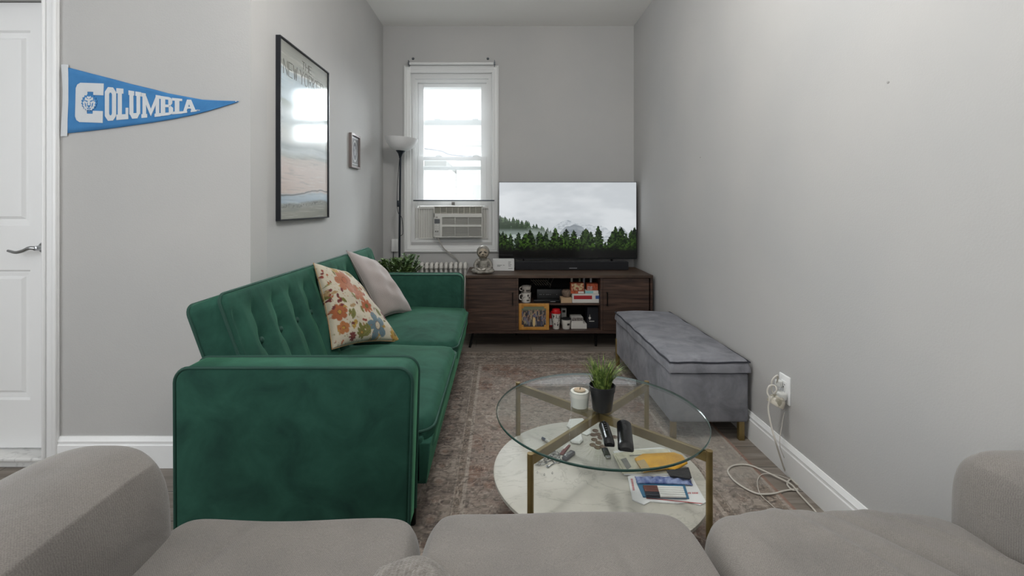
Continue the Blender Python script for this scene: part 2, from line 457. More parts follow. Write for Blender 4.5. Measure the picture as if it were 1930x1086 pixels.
M_marble_t = mat('threshold_marble', '#dcdcda', 0.3, var='#a9aaa9', vscale=14, vdetail=8, vdist=2.5, contrast=(0.55, 0.75))
bm = B(); box(bm, DX0, DX1, YE-0.02, YE+0.12, 0.030, 0.044, 0.003, 2); box(bm, DX0, -2.21, YE-0.004, YE+.1, 0, 0.030); box(bm, -2.208, DX1, YE-0.004, YE+.1, 0, 0.030)
struct('trim_2', bm, M_marble_t, angle=50)

# ------------------------------------------------ window 1
win = thing('window_1', '', 'window', (-0.452, YB, 0.71)); win['kind'] = 'structure'; del win['label'], win['category']
def casing(bm, x0, x1, z0, z1, w, y):
    # picture-frame casing with a stepped profile, mitred
    steps = [(0, 0), (0, 0.020), (0.010, 0.024), (0.016, 0.018), (0.030, 0.018), (0.040, 0.012), (w-.006, 0.010), (w, 0.0)]
    rings = []
    for ins, dep in steps:
        rings.append([bm.verts.new((x, y-dep, z)) for x, z in ((x0+ins, z0+ins), (x1-ins, z0+ins), (x1-ins, z1-ins), (x0+ins, z1-ins))])
    for a, b_ in zip(rings, rings[1:]):
        for k in range(4): bm.faces.new((a[k], a[(k+1) % 4], b_[(k+1) % 4], b_[k]))
bm = B(); casing(bm, -0.892, -0.012, 0.708, 2.444, 0.064, YB); obj('casing', bm, M_wwhite, win, angle=25)
bm = B()  # jambs with stops
frame_boxes(bm, WX0-.01, WX1+.01, WZ0-.03, WZ1+.01, (0.045, 0.045, 0.05, 0.06), YB+0.02, YB+0.19)
frame_boxes(bm, WX0-.0, WX1+.0, WZ0-.0, WZ1+.0, (0.055, 0.055, 0.035, 0.08), YB+0.05, YB+0.19)
frame_boxes(bm, WX0-.0, WX1+.0, WZ0-.0, WZ1+.0, (0.075, 0.07, 0.02, 0.11), YB+0.085, YB+0.19)
obj('jamb', bm, M_wwhite, win, smooth=False)
M_pane = thin_glass('window_glass', (0.97, 0.985, 0.985))
sx0, sx1 = -0.765, -0.135
def zpx(y, d): return H - (y-VY)/F*d
def sash(name, z0, z1, y, st, bot, top, locks):
    bm = B(); frame_boxes(bm, sx0-.01, sx1+.01, z0, z1, (st+.01, st+.01, bot, top), y, y+0.03, 0.003)
    s = obj(name, bm, M_wwhite, win, smooth=False)
    bm = B(); box(bm, sx0+st, sx1-st, y+0.013, y+0.017, z0+bot, z1-top); obj('pane', bm, M_pane, s, smooth=False)
    if locks:
        for lx in (-0.575, -0.225):
            bm = B(); box(bm, lx-.03, lx+.03, y-.006, y+.02, z1, z1+.01, .003, 2); ellipsoid(bm, (lx, y+.006, z1+.012), (.022, .01, .008)); obj('lock', bm, M_wwhite, s)
    return s
ys1, ys2, ys3 = YB+0.045, YB+0.08, YB+0.135
sash('lower_sash', zpx(388, ys1), zpx(295, ys1), ys1, 0.045, 0.06, 0.036, True)
sash('upper_sash', zpx(320.5, ys2), zpx(158, ys2), ys2, 0.042, 0.036, 0.03, False)
bm = B(); frame_boxes(bm, sx0, sx1, 0.82, 2.37, 0.03, ys3, ys3+0.02); zr = zpx(231, ys3); box(bm, sx0, sx1, ys3, ys3+.02, zr-.025, zr+.025)
s3 = obj('storm_frame', bm, M_wwhite, win, smooth=False)
for lx in (-0.60, -0.235):
    bm = B(); box(bm, lx-.03, lx+.03, ys3-.006, ys3+.01, zr+.025, zr+.04, .004, 2); obj('latch', bm, M_wwhite, s3)

# ------------------------------------------------ outside
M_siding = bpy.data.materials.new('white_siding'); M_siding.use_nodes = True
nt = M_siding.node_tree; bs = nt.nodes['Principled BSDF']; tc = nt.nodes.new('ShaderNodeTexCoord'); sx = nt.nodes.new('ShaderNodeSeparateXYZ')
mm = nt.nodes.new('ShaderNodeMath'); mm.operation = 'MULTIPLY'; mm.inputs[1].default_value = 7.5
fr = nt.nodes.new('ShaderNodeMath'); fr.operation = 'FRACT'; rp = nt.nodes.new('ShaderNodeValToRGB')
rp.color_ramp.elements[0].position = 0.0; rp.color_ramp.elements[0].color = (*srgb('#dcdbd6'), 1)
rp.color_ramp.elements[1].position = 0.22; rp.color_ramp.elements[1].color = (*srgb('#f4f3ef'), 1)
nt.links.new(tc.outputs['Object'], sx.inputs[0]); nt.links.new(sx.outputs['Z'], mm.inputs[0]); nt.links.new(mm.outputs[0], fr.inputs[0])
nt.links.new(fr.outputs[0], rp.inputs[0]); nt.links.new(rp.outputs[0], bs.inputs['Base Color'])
M_roof = mat('pale_roof', '#a9a7a2', 0.8); M_trim_o = mat('outside_trim', '#d6d6d2', 0.6)
nb = thing('neighbor_house', 'tall house with pale lap siding seen at right through the window', 'house', (1.0, 9.5, -2.5))
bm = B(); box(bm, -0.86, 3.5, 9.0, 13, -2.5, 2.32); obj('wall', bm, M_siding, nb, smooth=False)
bm = B(); box(bm, -0.95, 3.6, 8.93, 13.1, 2.32, 2.42); obj('cornice', bm, M_trim_o, nb, smooth=False)
bm = B(); frame_boxes(bm, -0.52, -0.02, 0.2, 1.55, 0.07, 8.95, 9.0); obj('window_frame', bm, M_trim_o, nb, smooth=False)
bm = B(); box(bm, -0.45, -0.09, 8.975, 9.0, 0.27, 1.48); obj('window_pane', bm, mat('outside_shade', '#dcdcd6', 0.5), nb, smooth=False)
nb = thing('neighbor_house', 'low white house wall with lap siding below the power line outside', 'house', (-2.5, 8.0, -2.5))
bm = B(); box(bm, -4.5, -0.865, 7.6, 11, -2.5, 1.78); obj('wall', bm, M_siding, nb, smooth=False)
bm = B(); box(bm, -4.6, -0.88, 7.5, 11.1, 1.78, 1.88); obj('eave', bm, M_roof, nb, smooth=False)
bm = B(); tube(bm, smooth_path([(-4.8, 7.2, 2.75), (-1.6, 7.3, 2.13), (-1.0, 7.3, 2.03), (-.3, 7.6, 1.96), (3.3, 8.99, 2.15)], 8), 0.010, 6)
tag(obj('power_line', bm, mat('black_wire', '#8a8f94', 0.7)), 'thin power line crossing the sky outside the window', 'wire')
bm = B(); box(bm, -9, 9, 4.6, 30, -2.6, -2.5); struct('ground', bm, mat('yard_concrete', '#a8a7a2', 0.9, var='#8f8e88', vscale=2), smooth=False)

up = thing('utility_pole', 'utility pole left of the window view carrying the power line', 'pole', (-4.8, 7.2, -2.5))
bm = B(); tube(bm, [(-4.8, 7.2, -2.5), (-4.8, 7.2, 3.2)], [.16, .12], 14); obj('post', bm, mat('weathered_wood', '#7b6f63', .9), up)
bm = B(); box(bm, -5.4, -4.2, 7.14, 7.26, 2.72, 2.84); obj('crossarm', bm, bpy.data.materials['weathered_wood'], up)

pd = thing('added_pendant', 'added pendant lamp fitting, unseen in the room behind the camera', 'pendant lamp', (-0.1, -0.9, 1.72))  # fitting added to go with the point light behind the camera
bm = B(); cyl(bm, (-0.1, -0.9, 2.2), (-0.1, -0.9, ZC-.03), .004, 8); obj('cord', bm, mat('lamp_cord', '#dddddd', .5), pd)
bm = B(); lathe(bm, [(0, ZC-.035), (.06, ZC-.035), (.065, ZC), (0, ZC)], (-0.1, -0.9, 0), 24); obj('canopy', bm, M_white, pd)

cg = thing('added_ceiling_lamp', 'added short-stemmed ceiling lamp fitting above the coffee table, out of view', 'ceiling lamp', (0.1, 1.45, 2.58))  # unseen fitting added to go with the overhead fill light
bm = B(); cyl(bm, (0.1, 1.45, 2.58), (0.1, 1.45, ZC-.03), .008, 10); obj('stem', bm, mat('lamp_stem', '#cfcfcf', .4), cg)
bm = B(); lathe(bm, [(0, ZC-.035), (.06, ZC-.035), (.065, ZC), (0, ZC)], (0.1, 1.45, 0), 24); obj('canopy', bm, M_white, cg)
# ================================================================ RUG
def make_rug():
    x0, x1, y0, y1 = -0.42, 1.105, 1.12, 3.53
    nu, nv = 380, 600
    X = np.linspace(0, x1-x0, nu)[None, :].repeat(nv, 0); Y = np.linspace(0, y1-y0, nv)[:, None].repeat(nu, 1)
    W, L = x1-x0, y1-y0
    e = np.minimum(np.minimum(X, W-X), np.minimum(Y, L-Y))
    side = np.where(np.minimum(X, W-X) < np.minimum(Y, L-Y), Y, X)
    cream, grey, rust, dark, pink = hexl('#b5aca2'), hexl('#8a8581'), hexl('#8e7163'), hexl('#4f4a47'), hexl('#a0938a')
    n1 = vnoise((nv, nu), 40, 1, 4); n2 = vnoise((nv, nu), 14, 2, 3); n3 = vnoise((nv, nu), (2, 3), 3, 1); n4 = vnoise((nv, nu), (3, 22), 5, 3)
    col = np.ones((nv, nu, 3))*cream
    # field: rust and grey washes with a scrolling vine figure
    fx, fy = (X-W/2), (Y-L/2)
    r = np.sqrt((fx/0.42)**2 + (fy/0.80)**2)
    field = mixc(np.ones((nv, nu, 3))*pink, rust, sst(0.35, 0.62, n1))
    field = mixc(field, grey, 0.55*sst(0.5, 0.72, n2))
    med = sst(0.05, 0.0, np.abs(r-0.62) - 0.02)
    field = mixc(field, cream, 0.55*sst(1.0, 0.45, r + 0.1*np.cos(10*np.arctan2(fy, fx))))
    swirl = np.sin(24*fx + 5*np.sin(19*fy) + 4*np.sin(11*fx)) * np.sin(26*fy + 4*np.sin(23*fx))
    field = mixc(field, dark, 0.6*sst(0.05, 0.0, np.abs(swirl-0.25))*sst(.3, .6, n2))
    flow = np.sin(40*fx+3*np.sin(17*fy))*np.sin(38*fy+3*np.cos(20*fx))
    field = mixc(field, dark, 0.45*sst(0.72, 0.9, flow)*sst(.3, .6, n1)); field = mixc(field, cream, 0.5*sst(0.72, 0.9, -flow))
    field = mixc(field, dark, 0.6*med*sst(.35, .6, n2))
    col = np.where((e > 0.285)[..., None], field, col)
    # main border with rosettes
    mb = (e > 0.105) & (e < 0.235)
    border = mixc(np.ones((nv, nu, 3))*hexl('#857b74'), cream, 0.8*sst(0.4, 0.65, n2))
    c = (e-0.17); s = (side % 0.115)-0.0575
    ros = np.sqrt((c/0.034)**2+(s/0.036)**2)
    border = mixc(border, dark, 0.6*sst(0.2, 0.05, np.abs(ros-0.95)))
    border = mixc(border, rust, 0.6*sst(0.6, 0.3, ros)); border = mixc(border, dark, .5*sst(.07, .0, np.abs(ros-.35)))
    sc2 = np.sin(side*74+2*np.sin(side*30))*0.03
    border = mixc(border, dark, 0.5*sst(0.008, 0.003, np.abs(c-sc2)))
    col = np.where(mb[..., None], border, col)
    # guard bands
    for a, b, k in ((0.03, 0.092, 0.075), (0.243, 0.27, 0.05)):
        g = (e > a) & (e < b); cc = (e-(a+b)/2)/((b-a)/2); ss = ((side % k)-k/2)/(k/2)
        rr = np.sqrt(cc**2/0.4+ss**2/0.45)
        gb = mixc(np.ones((nv, nu, 3))*hexl('#93867b'), dark, 0.7*sst(0.3, 0.1, np.abs(rr-0.8)))
        gb = mixc(gb, cream, 0.5*sst(0.5, 0.3, rr)); col = np.where(g[..., None], gb, col)
    for a in (0.028, 0.094, 0.102, 0.237, 0.272): col = mixc(col, dark, 0.55*sst(0.0035, 0.001, np.abs(e-a)))
    col = np.where(((e > 0.272) & (e < 0.287))[..., None], cream*1.05, col)
    for cell, sd, a_, wd_ in (((11, 9), 101, .85, .024), ((7, 6), 102, .7, .03), ((22, 18), 103, .8, .016), ((9, 9), 104, .7, .022)):
        nn_ = vnoise((nv, nu), cell, sd, 2); msk = sst(.38, .6, vnoise((nv, nu), 50, sd+9, 2)); col = mixc(col, dark*.9, a_*sst(wd_, .003, np.abs(nn_-.5))*(.35+.65*msk))
        col = mixc(col, cream*1.25, .7*sst(.02, .004, np.abs(nn_-.62))*(1-msk*.5))
    # worn, distressed look
    col = mixc(col, hexl('#a99f95'), 0.42*sst(0.42, 0.7, n4)); col = mixc(col, dark, 0.32*sst(0.55, 0.85, vnoise((nv, nu), (2, 10), 9, 3)))
    col = mixc(col, hexl('#5b5653'), 0.35*sst(0.62, 0.8, vnoise((nv, nu), 9, 11, 3)))
    col = col*(0.82+0.36*n3[..., None])*np.array([0.80, 0.755, 0.715]); col = col*0.9 + 0.1*col.mean(-1, keepdims=True)
    col = mixc(col, hexl('#8d6a5d'), 0.7*sst(0.016, 0.010, W-X)); col = mixc(col, hexl('#6d5b50'), 0.6*sst(0.012, 0.006, e)*(W-X > .02))
    col = mixc(col, hexl('#b3aea6'), 0.5*sst(0.30, 0.04, (W-X))*sst(.35, .6, n1)*((W-X) > .016))
    root = thing('area_rug', 'distressed vintage patterned rug in rust, grey and cream on the wood floor', 'rug', (0.34, 2.3, 0))
    o = colour_grid('rug_face', attr_mat('woven_rug', 0.95, bump=0.35), root, (x0, y0, 0.0085), (W, 0, 0), (0, L, 0), nu, nv, np.clip(col, 0, 1), off=root.location)
    bm = B(); box(bm, x0-.001, x1+.001, y0-.001, y1+.001, 0.0005, 0.0083); obj('rug_backing', bm, mat('rug_edge', '#8d7b6e', 0.95), root, smooth=False)
make_rug()

# ================================================================ GREEN VELVET SOFA
def velvet(name, dark, mid, light, scale=3.0, wr=0.12, tint=None):
    m = bpy.data.materials.new(name); m.use_nodes = True; nt = m.node_tree; b = nt.nodes['Principled BSDF']; N = nt.nodes.new; L = nt.links.new
    tc = N('ShaderNodeTexCoord'); n = N('ShaderNodeTexNoise'); n.inputs['Scale'].default_value = scale; n.inputs['Detail'].default_value = 5
    n.inputs['Roughness'].default_value = 0.6; n.inputs['Distortion'].default_value = 0.5
    r = N('ShaderNodeValToRGB'); e = r.color_ramp.elements
    e[0].position = 0.30; e[0].color = (*srgb(dark), 1); e[1].position = 0.74; e[1].color = (*srgb(light), 1)
    k = e.new(0.50); k.color = (*srgb(mid), 1)
    L(tc.outputs['Object'], n.inputs['Vector']); L(n.outputs['Fac'], r.inputs['Fac']); L(r.outputs['Color'], b.inputs['Base Color'])
    b.inputs['Roughness'].default_value = 0.85; b.inputs['Specular IOR Level'].default_value = 0.15
    b.inputs['Sheen Weight'].default_value = 0.55; b.inputs['Sheen Roughness'].default_value = 0.35; b.inputs['Sheen Tint'].default_value = (*srgb(tint or light), 1)
    w = N('ShaderNodeTexNoise'); w.inputs['Scale'].default_value = 9; w.inputs['Detail'].default_value = 2; w.inputs['Distortion'].default_value = 1.2
    g = N('ShaderNodeTexNoise'); g.inputs['Scale'].default_value = 500
    L(tc.outputs['Object'], w.inputs['Vector']); L(tc.outputs['Object'], g.inputs['Vector'])
    ad = N('ShaderNodeMath'); ad.operation = 'MULTIPLY_ADD'; ad.inputs[1].default_value = 0.05; L(g.outputs['Fac'], ad.inputs[0]); L(w.outputs['Fac'], ad.inputs[2])
    bp = N('ShaderNodeBump'); bp.inputs['Strength'].default_value = wr; bp.inputs['Distance'].default_value = 0.02
    L(ad.outputs[0], bp.inputs['Height']); L(bp.outputs['Normal'], b.inputs['Normal'])
    return m
M_green = velvet('green_velvet', '#203f37', '#284e42', '#315c4e', 7.0, 0.06, '#63a67c')
M_green_pipe = mat('green_piping', '#123f34', 0.7, sheen=0.4, sheen_tint='#2f7a5c')
M_black = mat('black_metal', '#141414', 0.4, 0.6)
sofa = thing('green_sofa', 'long emerald velvet sofa with tufted back along the left wall', 'sofa', (-0.65, 2.4, 0))
SK = 0.94
def S(x, y, z): return Vector((SK*x, SK*y, H - SK*(H-z)))
AX0, AX1, AZ0, AZ1 = SK*-1.082, SK*-0.29, 0.115, H-SK*0.54
def arm(y0, y1):
    r = 0.045; out = []
    x0, x1 = AX0, AX1
    for cx, cz, a0 in ((x1-r, AZ1-r, 0), (x0+r, AZ1-r, 90)):
        for k in range(7):
            a = math.radians(a0 + 15*k); out.append((cx + r*math.cos(a), cz + r*math.sin(a)))
    out += [(x0+.004, AZ0), (x1-.015, AZ0)]
    t = B(); prism(t, out, y0, y1, 'y', 0.012, 3); a = obj('armrest', t, M_green, sofa, angle=60)
    for yy in (y0+.004, y1-.004):
        t = B(); tube(t, [(p[0]*1.0, yy, p[1]) for p in ([(x1-.012, AZ0+.01)] + out[:14] + [(x0+.002, AZ0+.01)])], 0.0055, 8); obj('piping', t, M_green_pipe, a)
ya0, ya1 = 1.42, 1.535; yb0, yb1 = 3.33, 3.44
arm(ya0, ya1); arm(yb0, yb1)
# seat: two cushions over a base
SX = SK*-0.245
def seat_pad(y0, y1):
    lu, lv = y1-y0, 0.60
    def off(u, v):
        e = min(u, lu-u); f = min(v, 9); r = 0.03
        h = 0.045*math.sin(PI*min(max(u/lu, 0), 1))**0.6*(0.35+0.65*math.sin(PI*min(1, 0.1+v/lv*0.9)))
        for q in (e, v):
            if q < r: h -= r - math.sqrt(max(r*r-(r-q)**2, 0))
        # slightly domed with soft dips
        h += 0.004*math.sin(9*u+3)*math.sin(11*v)
        du = dv = 0
        if v < 0.09 and e < 0.09:                    # rounded plan corners
            a, b = 0.09-v, 0.09-e; d = math.hypot(a, b)
            if d > 0.0: 
                m = max(a, b); k = m/d
                dv = a*(1-k); du = (b*(1-k))*(1 if u < lu/2 else -1)
        return h, du, dv
    t = B(); slab(t, (SX, y0, 0), (0, 1, 0), (-1, 0, 0), (0, 0, 1), lu, lv, 0.395, 48, 36, off, back=0.30)
    c = obj('seat_cushion', t, M_green, sofa, angle=70)
    pts = []
    r = 0.07; z = 0.372
    path = [(SX-0.58, y0+.004)]
    for k in range(7): a = math.radians(90*k/6); path.append((SX-r+r*math.sin(a)+.002, y0+r+.004-r*math.cos(a)))
    for k in range(7): a = math.radians(90*k/6); path.append((SX-r+r*math.cos(a)+.002, y1-r-.004+r*math.sin(a)))
    path.append((SX-0.58, y1-.004))
    t = B(); tube(t, [(x, y, z) for x, y in path], 0.005, 8); obj('piping', t, M_green_pipe, c)
ym = (ya1+yb0)/2
seat_pad(ya1+.002, ym-.001); seat_pad(ym+.001, yb0-.002)
bm = B(); box(bm, SX-0.62, SX-0.03, ya1, yb0, 0.20, 0.36, 0.012, 3)
prism(bm, [(SX-.60, .20), (SX-.60, .34), (SX-.003, .34), (SX-.018, .20)], ya1, yb0, 'y', 0.006, 2)
obj('seat_base', bm, M_green, sofa, angle=60)
# tufted reclined backrest, two halves
th = math.radians(20)
Vb = Vector((-math.sin(th), 0, math.cos(th))); Nb = Vector((math.cos(th), 0, math.sin(th)))
def back_half(y0, y1, first):
    lu, lv = y1-y0, 0.545; nch = 12; w = lu/nch
    O = Vector((SK*-0.80-0.0, y0, 0.33)) - Nb*0.135
    def off(u, v):
        r = 0.022; h = 0
        bow = 0.028*math.sin(PI*v/lv)*(1)                # seams bow sideways
        uu = u - bow*0.6
        ph = (uu/w) % 1.0; e = min(ph, 1-ph)*w
        inner = sst_(0.035, 0.10, min(v, lv-v)) * sst_(0.01, 0.03, min(u, lu-u))
        h += (0.024*min(1, (e/(w*0.5)))**0.5 - 0.024)*inner
        bt = 0.62*lv; 
        k = round(uu/w); du_ = uu - k*w
        if 0 < k < nch: h -= 0.018*math.exp(-((du_/0.028)**2 + ((v-bt)/0.035)**2))
        for q in (u, lu-u, v, lv-v):
            if q < r: h -= r - math.sqrt(max(r*r-(r-q)**2, 0))
        du = dv = 0
        eu, ev = min(u, lu-u), lv-v
        if eu < 0.035 and ev < 0.035:
            a, b = 0.035-eu, 0.035-ev; d = math.hypot(a, b); m = max(a, b); kk = m/d if d > 0 else 1
            du = a*(1-kk)*(1 if u < lu/2 else -1); dv = -b*(1-kk)
        return h, du, dv
    t = B(); slab(t, O, (0, 1, 0), Vb, Nb, lu, lv, 0.135, 260, 60, off, back=0.0)
    bk = obj('backrest', t, M_green, sofa, angle=75)
    t = B()
    r = 0.035; pl = [(0.002, 0.0)]
    for k in range(7): a = math.radians(90*k/6); pl.append((r-r*math.cos(a), lv-r+r*math.sin(a)))
    for k in range(7): a = math.radians(90*k/6); pl.append((lu-r+r*math.sin(a), lv-r+r*math.cos(a)))
    pl.append((lu-.002, 0.0))
    for q in (0.116, 0.004):
        tube(t, [O + Vector((0, 1, 0))*a + Vb*b + Nb*q for a, b in pl], 0.0055, 8)
    obj('piping', t, M_green_pipe, bk)
    for k in range(1, nch):
        t = B(); vv = 0.62*lv; bow = 0.028*math.sin(PI*0.62)*0.6
        c = O + Vector((0, 1, 0))*(k*w+bow) + Vb*vv + Nb*(0.135-0.026)
        Mx = Matrix.Rotation(PI/2-th, 4, 'Y')
        ellipsoid(t, c, (0.013, 0.013, 0.009), 12, 8, Mx); obj('button', t, M_green_pipe, bk)
def sst_(a, b, x): t = max(0, min(1, (x-a)/(b-a))); return t*t*(3-2*t)
back_half(1.537, yb0-.002, True)
for x, y in ((SX-.08, 1.62), (SX-.55, 1.62), (SX-.08, 3.25), (SX-.55, 3.25)):
    t = B(); tube(t, [(x, y, 0.0092 if x > -.42 else 0), (x, y, 0.21)], [0.012, 0.02], 14); obj('leg', t, M_black, sofa)
for y in (1.478, 3.385):
    for x in (AX0+.08, AX1-.08):
        t = B(); tube(t, [(x, y, 0.0092 if x > -.42 else 0), (x, y, 0.125)], [0.012, 0.02], 14); obj('leg', t, M_black, sofa)

# ================================================================ CUSHIONS ON THE SOFA
def cushion(name, label, m, A, Bc, C, D, bulge, n=70, colf=None, back=0.55):
    A, Bc, C, D = map(Vector, (A, Bc, C, D)); nn = (C-A).cross(Bc-D).normalized()
    if nn.dot(Vector((0, 0, H)) - (A+C)/2) < 0: nn = -nn
    cen = (A+Bc+C+D)/4
    def pt(u, v, s):
        p = A*(1-u)*(1-v) + Bc*u*(1-v) + C*u*v + D*(1-u)*v
        # edges curve inwards between the corners
        k = 0.10
        p = p + (cen-p)*k*(4*u*(1-u)*(abs(2*v-1)**3) + 4*v*(1-v)*(abs(2*u-1)**3))
        h = bulge*(max(0, 16*u*(1-u)*v*(1-v)))**0.42
        h *= 1 + 0.05*math.sin(17*u+5*v) + 0.04*math.sin(23*v-7*u)
        return p + nn*h*(1 if s > 0 else -back)
    bm = B(); g = {}
    cl = bm.verts.layers.float_color.new('pattern') if colf is not None else None
    for s in (1, -1):
        for i in range(n+1):
            for j in range(n+1):
                if s < 0 and (i in (0, n) or j in (0, n)): g[s, i, j] = g[1, i, j]; continue
                g[s, i, j] = bm.verts.new(pt(i/n, j/n, s))
    for s in (1, -1):
        for i in range(n):
            for j in range(n): bm.faces.new((g[s, i, j], g[s, i+1, j], g[s, i+1, j+1], g[s, i, j+1]))
    if colf is not None:
        for (s, i, j), v in g.items():
            c = colf[min(int(j/n*(colf.shape[0]-1)), colf.shape[0]-1), min(int(i/n*(colf.shape[1]-1)), colf.shape[1]-1)]
            v[cl] = (*c, 1)
    root = thing(name, label, 'cushion', (cen.x, cen.y, min(C.z, D.z)))
    o = obj('cover', bm, m, root, angle=180)
    t = B(); pts = []
    ed = [(k/30, 0) for k in range(30)] + [(1, k/30) for k in range(30)] + [(1-k/30, 1) for k in range(30)] + [(0, 1-k/30) for k in range(30)]
    tube(t, [pt(u, v, 1) for u, v in ed], 0.0022, 6, closed=True)
    return root, t
def floral():
    n = 240; yy, xx = np.mgrid[0:n, 0:n]/n
    base = hexl('#c6bda9'); col = np.ones((n, n, 3))*base
    def flower(cx, cy, r, petals, c, c2, ph=0.0, sharp=0.28):
        nonlocal col
        dx, dy = xx-cx, yy-cy; d = np.hypot(dx, dy); a = np.arctan2(dy, dx)+ph
        rad = r*(1-sharp+sharp*np.abs(np.cos(a*petals/2))**0.7)
        col = mixc(col, c, sst(0.006, 0.0, d-rad)); col = mixc(col, np.array(c)*0.55, 0.5*sst(0.14, 0.0, np.abs(np.sin(a*petals/2)))*(d < rad)*(d > r*.2))
        col = mixc(col, c2, sst(0.004, 0, d-r*0.26)); col = mixc(col, hexl('#5f3a2a'), 0.8*sst(0.006, 0.002, np.abs(d-r*0.26)))
    def leaf(cx, cy, l, w, ang, c):
        nonlocal col
        dx, dy = xx-cx, yy-cy; u = dx*math.cos(ang)+dy*math.sin(ang); v = -dx*math.sin(ang)+dy*math.cos(ang)
        t = np.clip(u/l, 0, 1); ww = w*np.sin(PI*t)**0.8; m = (np.abs(v) < ww)*(u > 0)*(u < l)
        col = mixc(col, c, 1.0*m); col = mixc(col, np.array(c)*0.5, .8*(m*(np.abs(v) < w*0.1)))
    rg = random.Random(3)
    rust, red, olive, gold, blue, maroon = (hexl(h) for h in ('#a9603f', '#8c3a2e', '#6d6a2e', '#b08d3c', '#5f7680', '#6e2b2b'))
    for k in range(70): leaf(rg.random(), rg.random(), 0.07+0.06*rg.random(), 0.014+.012*rg.random(), rg.random()*6.3, rg.choice([olive, gold, hexl('#8b8657'), hexl('#a68a62')]))
    for k in range(60):
        cx, cy = rg.random(), rg.random(); leaf(cx, cy, 0.045, 0.013, rg.random()*6.3, rg.choice([red, maroon, rust]))
    peach = hexl('#a86a4b')
    for q in ((.36, .27, .17, 7, peach, rust, .3, .35), (.50, .42, .12, 6, peach, rust, .9, .35), (.30, .08, .07, 5, gold, olive, 0, .3), (.10, .64, .10, 7, hexl('#a05a35'), gold, 1, .3), (.12, .82, .07, 5, hexl('#a86a3a'), gold, .4, .3),
              (.62, .84, .165, 5, blue, hexl('#c9bda6'), .5, .62), (.90, .48, .11, 7, red, gold, .2, .3), (.95, .20, .09, 6, hexl('#9d8a60'), gold, .8, .3), (.93, .70, .08, 5, maroon, red, .1, .5), (.56, .60, .085, 8, rust, olive, .1, .5),
              (.36, .90, .075, 8, olive, gold, .1, .4), (.93, .93, .08, 6, gold, olive, .9, .4), (.22, .93, .05, 8, maroon, red, .9, .5), (.68, .12, .07, 5, hexl('#8d8a55'), gold, .9, .4)): flower(*q[:6], ph=q[6], sharp=q[7])
    for cx_, cy_ in ((.08, .36), (.13, .42), (.05, .47), (.18, .48), (.11, .53), (.22, .42), (.06, .55), (.19, .56)): leaf(cx_, cy_, .06, .02, rg.random()*6.3, maroon)
    for cx_, cy_, an in ((.30, .62, 2.0), (.72, .62, .7), (.44, .80, 1.2), (.50, .88, 2.6)): leaf(cx_, cy_, .14, .035, an, hexl('#74733a'))
    for k in range(260):
        cx, cy = rg.random(), rg.random(); d = np.hypot(xx-cx, yy-cy); col = mixc(col, rg.choice([maroon, olive, rust]), 0.8*sst(.008, .004, d))
    return col
fc = floral()*.88
root, t = cushion('floral_cushion', 'cream cushion with rust, red and blue flowers leaning on the green sofa', attr_mat('floral_linen', 0.85, sheen=0.2, bump=0.25),
        (-.93, 2.27, .855), (-.905, 2.66, .755), (-.545, 2.49, .395), (-.80, 2.17, .455), 0.078, 110, fc)
obj('seam', t, mat('cushion_seam', '#a8895f', 0.8), root)
M_linen = mat('pale_linen', '#b3aaa7', 0.9, var='#a89c96', vscale=3, sheen=0.3, bump=0.3, bscale=300)
root, t = cushion('grey_cushion', 'plain pale grey-pink cushion leaning behind the floral one on the sofa', M_linen,
        (-.945, 2.80, .865), (-.885, 3.17, .76), (-.595, 3.11, .405), (-.745, 2.84, .435), 0.078, 60)
obj('seam', t, M_linen, root)

# ================================================================ GREY BENCH
M_gv = velvet('grey_velvet', '#6c6d73', '#7f8086', '#929399', 9.0, 0.15)
M_gpipe = mat('bench_piping', '#33353d', 0.9)
M_brass = mat('aged_brass', '#8a774c', 0.42, 0.45, var='#7a6840', vscale=20)
bench = thing('storage_bench', 'long grey velvet storage bench on brass legs against the right wall', 'bench', (1.02, 2.72, 0))
bx0, bx1, by0, by1 = 0.825, 1.205, 2.20, 3.24
bm = B(); box(bm, bx0, bx1, by0, by1, 0.09, 0.328, 0.014, 3); obj('body', bm, M_gv, bench, angle=60)
def off(u, v):
    r = 0.022; h = 0.012*math.sin(PI*u/1.05)**0.5*math.sin(PI*v/0.392)**0.5 if 0 < u < 1.05 and 0 < v < 0.392 else 0
    h += 0.0025*math.sin(23*u)*math.sin(17*v+2)
    for q in (u, 1.052-u, v, 0.394-v):
        if q < r: h -= r - math.sqrt(max(r*r-(r-max(q, 0))**2, 0))
    return h, 0.004*math.sin(40*v)*(1 if u < .5 else -1)*0.4, 0.003*math.sin(19*u)*(1 if v < .2 else -1)
bm = B(); slab(bm, (bx0-.008, by0-.008, 0), (0, 1, 0), (1, 0, 0), (0, 0, 1), 1.052, 0.394, 0.392, 60, 30, off, back=0.334)
lid = obj('lid', bm, M_gv, bench, angle=70)
pts = [(bx0-.006+.003*math.sin(9*k), by0+0.06*k, 0.380+0.002*math.sin(5*k)) for k in range(0, 18)]
loop = [(bx0-.004, by0+1.04*k/24, 0.383+.0025*math.sin(k*1.3)) for k in range(25)] + [(bx0-.004+.388*k/10, by1-.0, 0.383) for k in range(1, 10)] + \
       [(bx1+.0045, by1-1.04*k/24, 0.383) for k in range(25)] + [(bx1-.388*k/10, by0-.004, 0.383+.002*math.sin(k*1.1)) for k in range(1, 10)]
bm = B(); tube(bm, loop, 0.004, 6, closed=True); obj('piping', bm, M_gpipe, lid)
bm = B(); frame_boxes(bm, 0, 1, 0, 1, 0.1, 0, .1); bm.free()
bm = B(); box(bm, bx0+.006, bx1-.006, by0+.006, by1-.006, 0.326, 0.336); obj('seam_gap', bm, M_gpipe, bench, smooth=False)
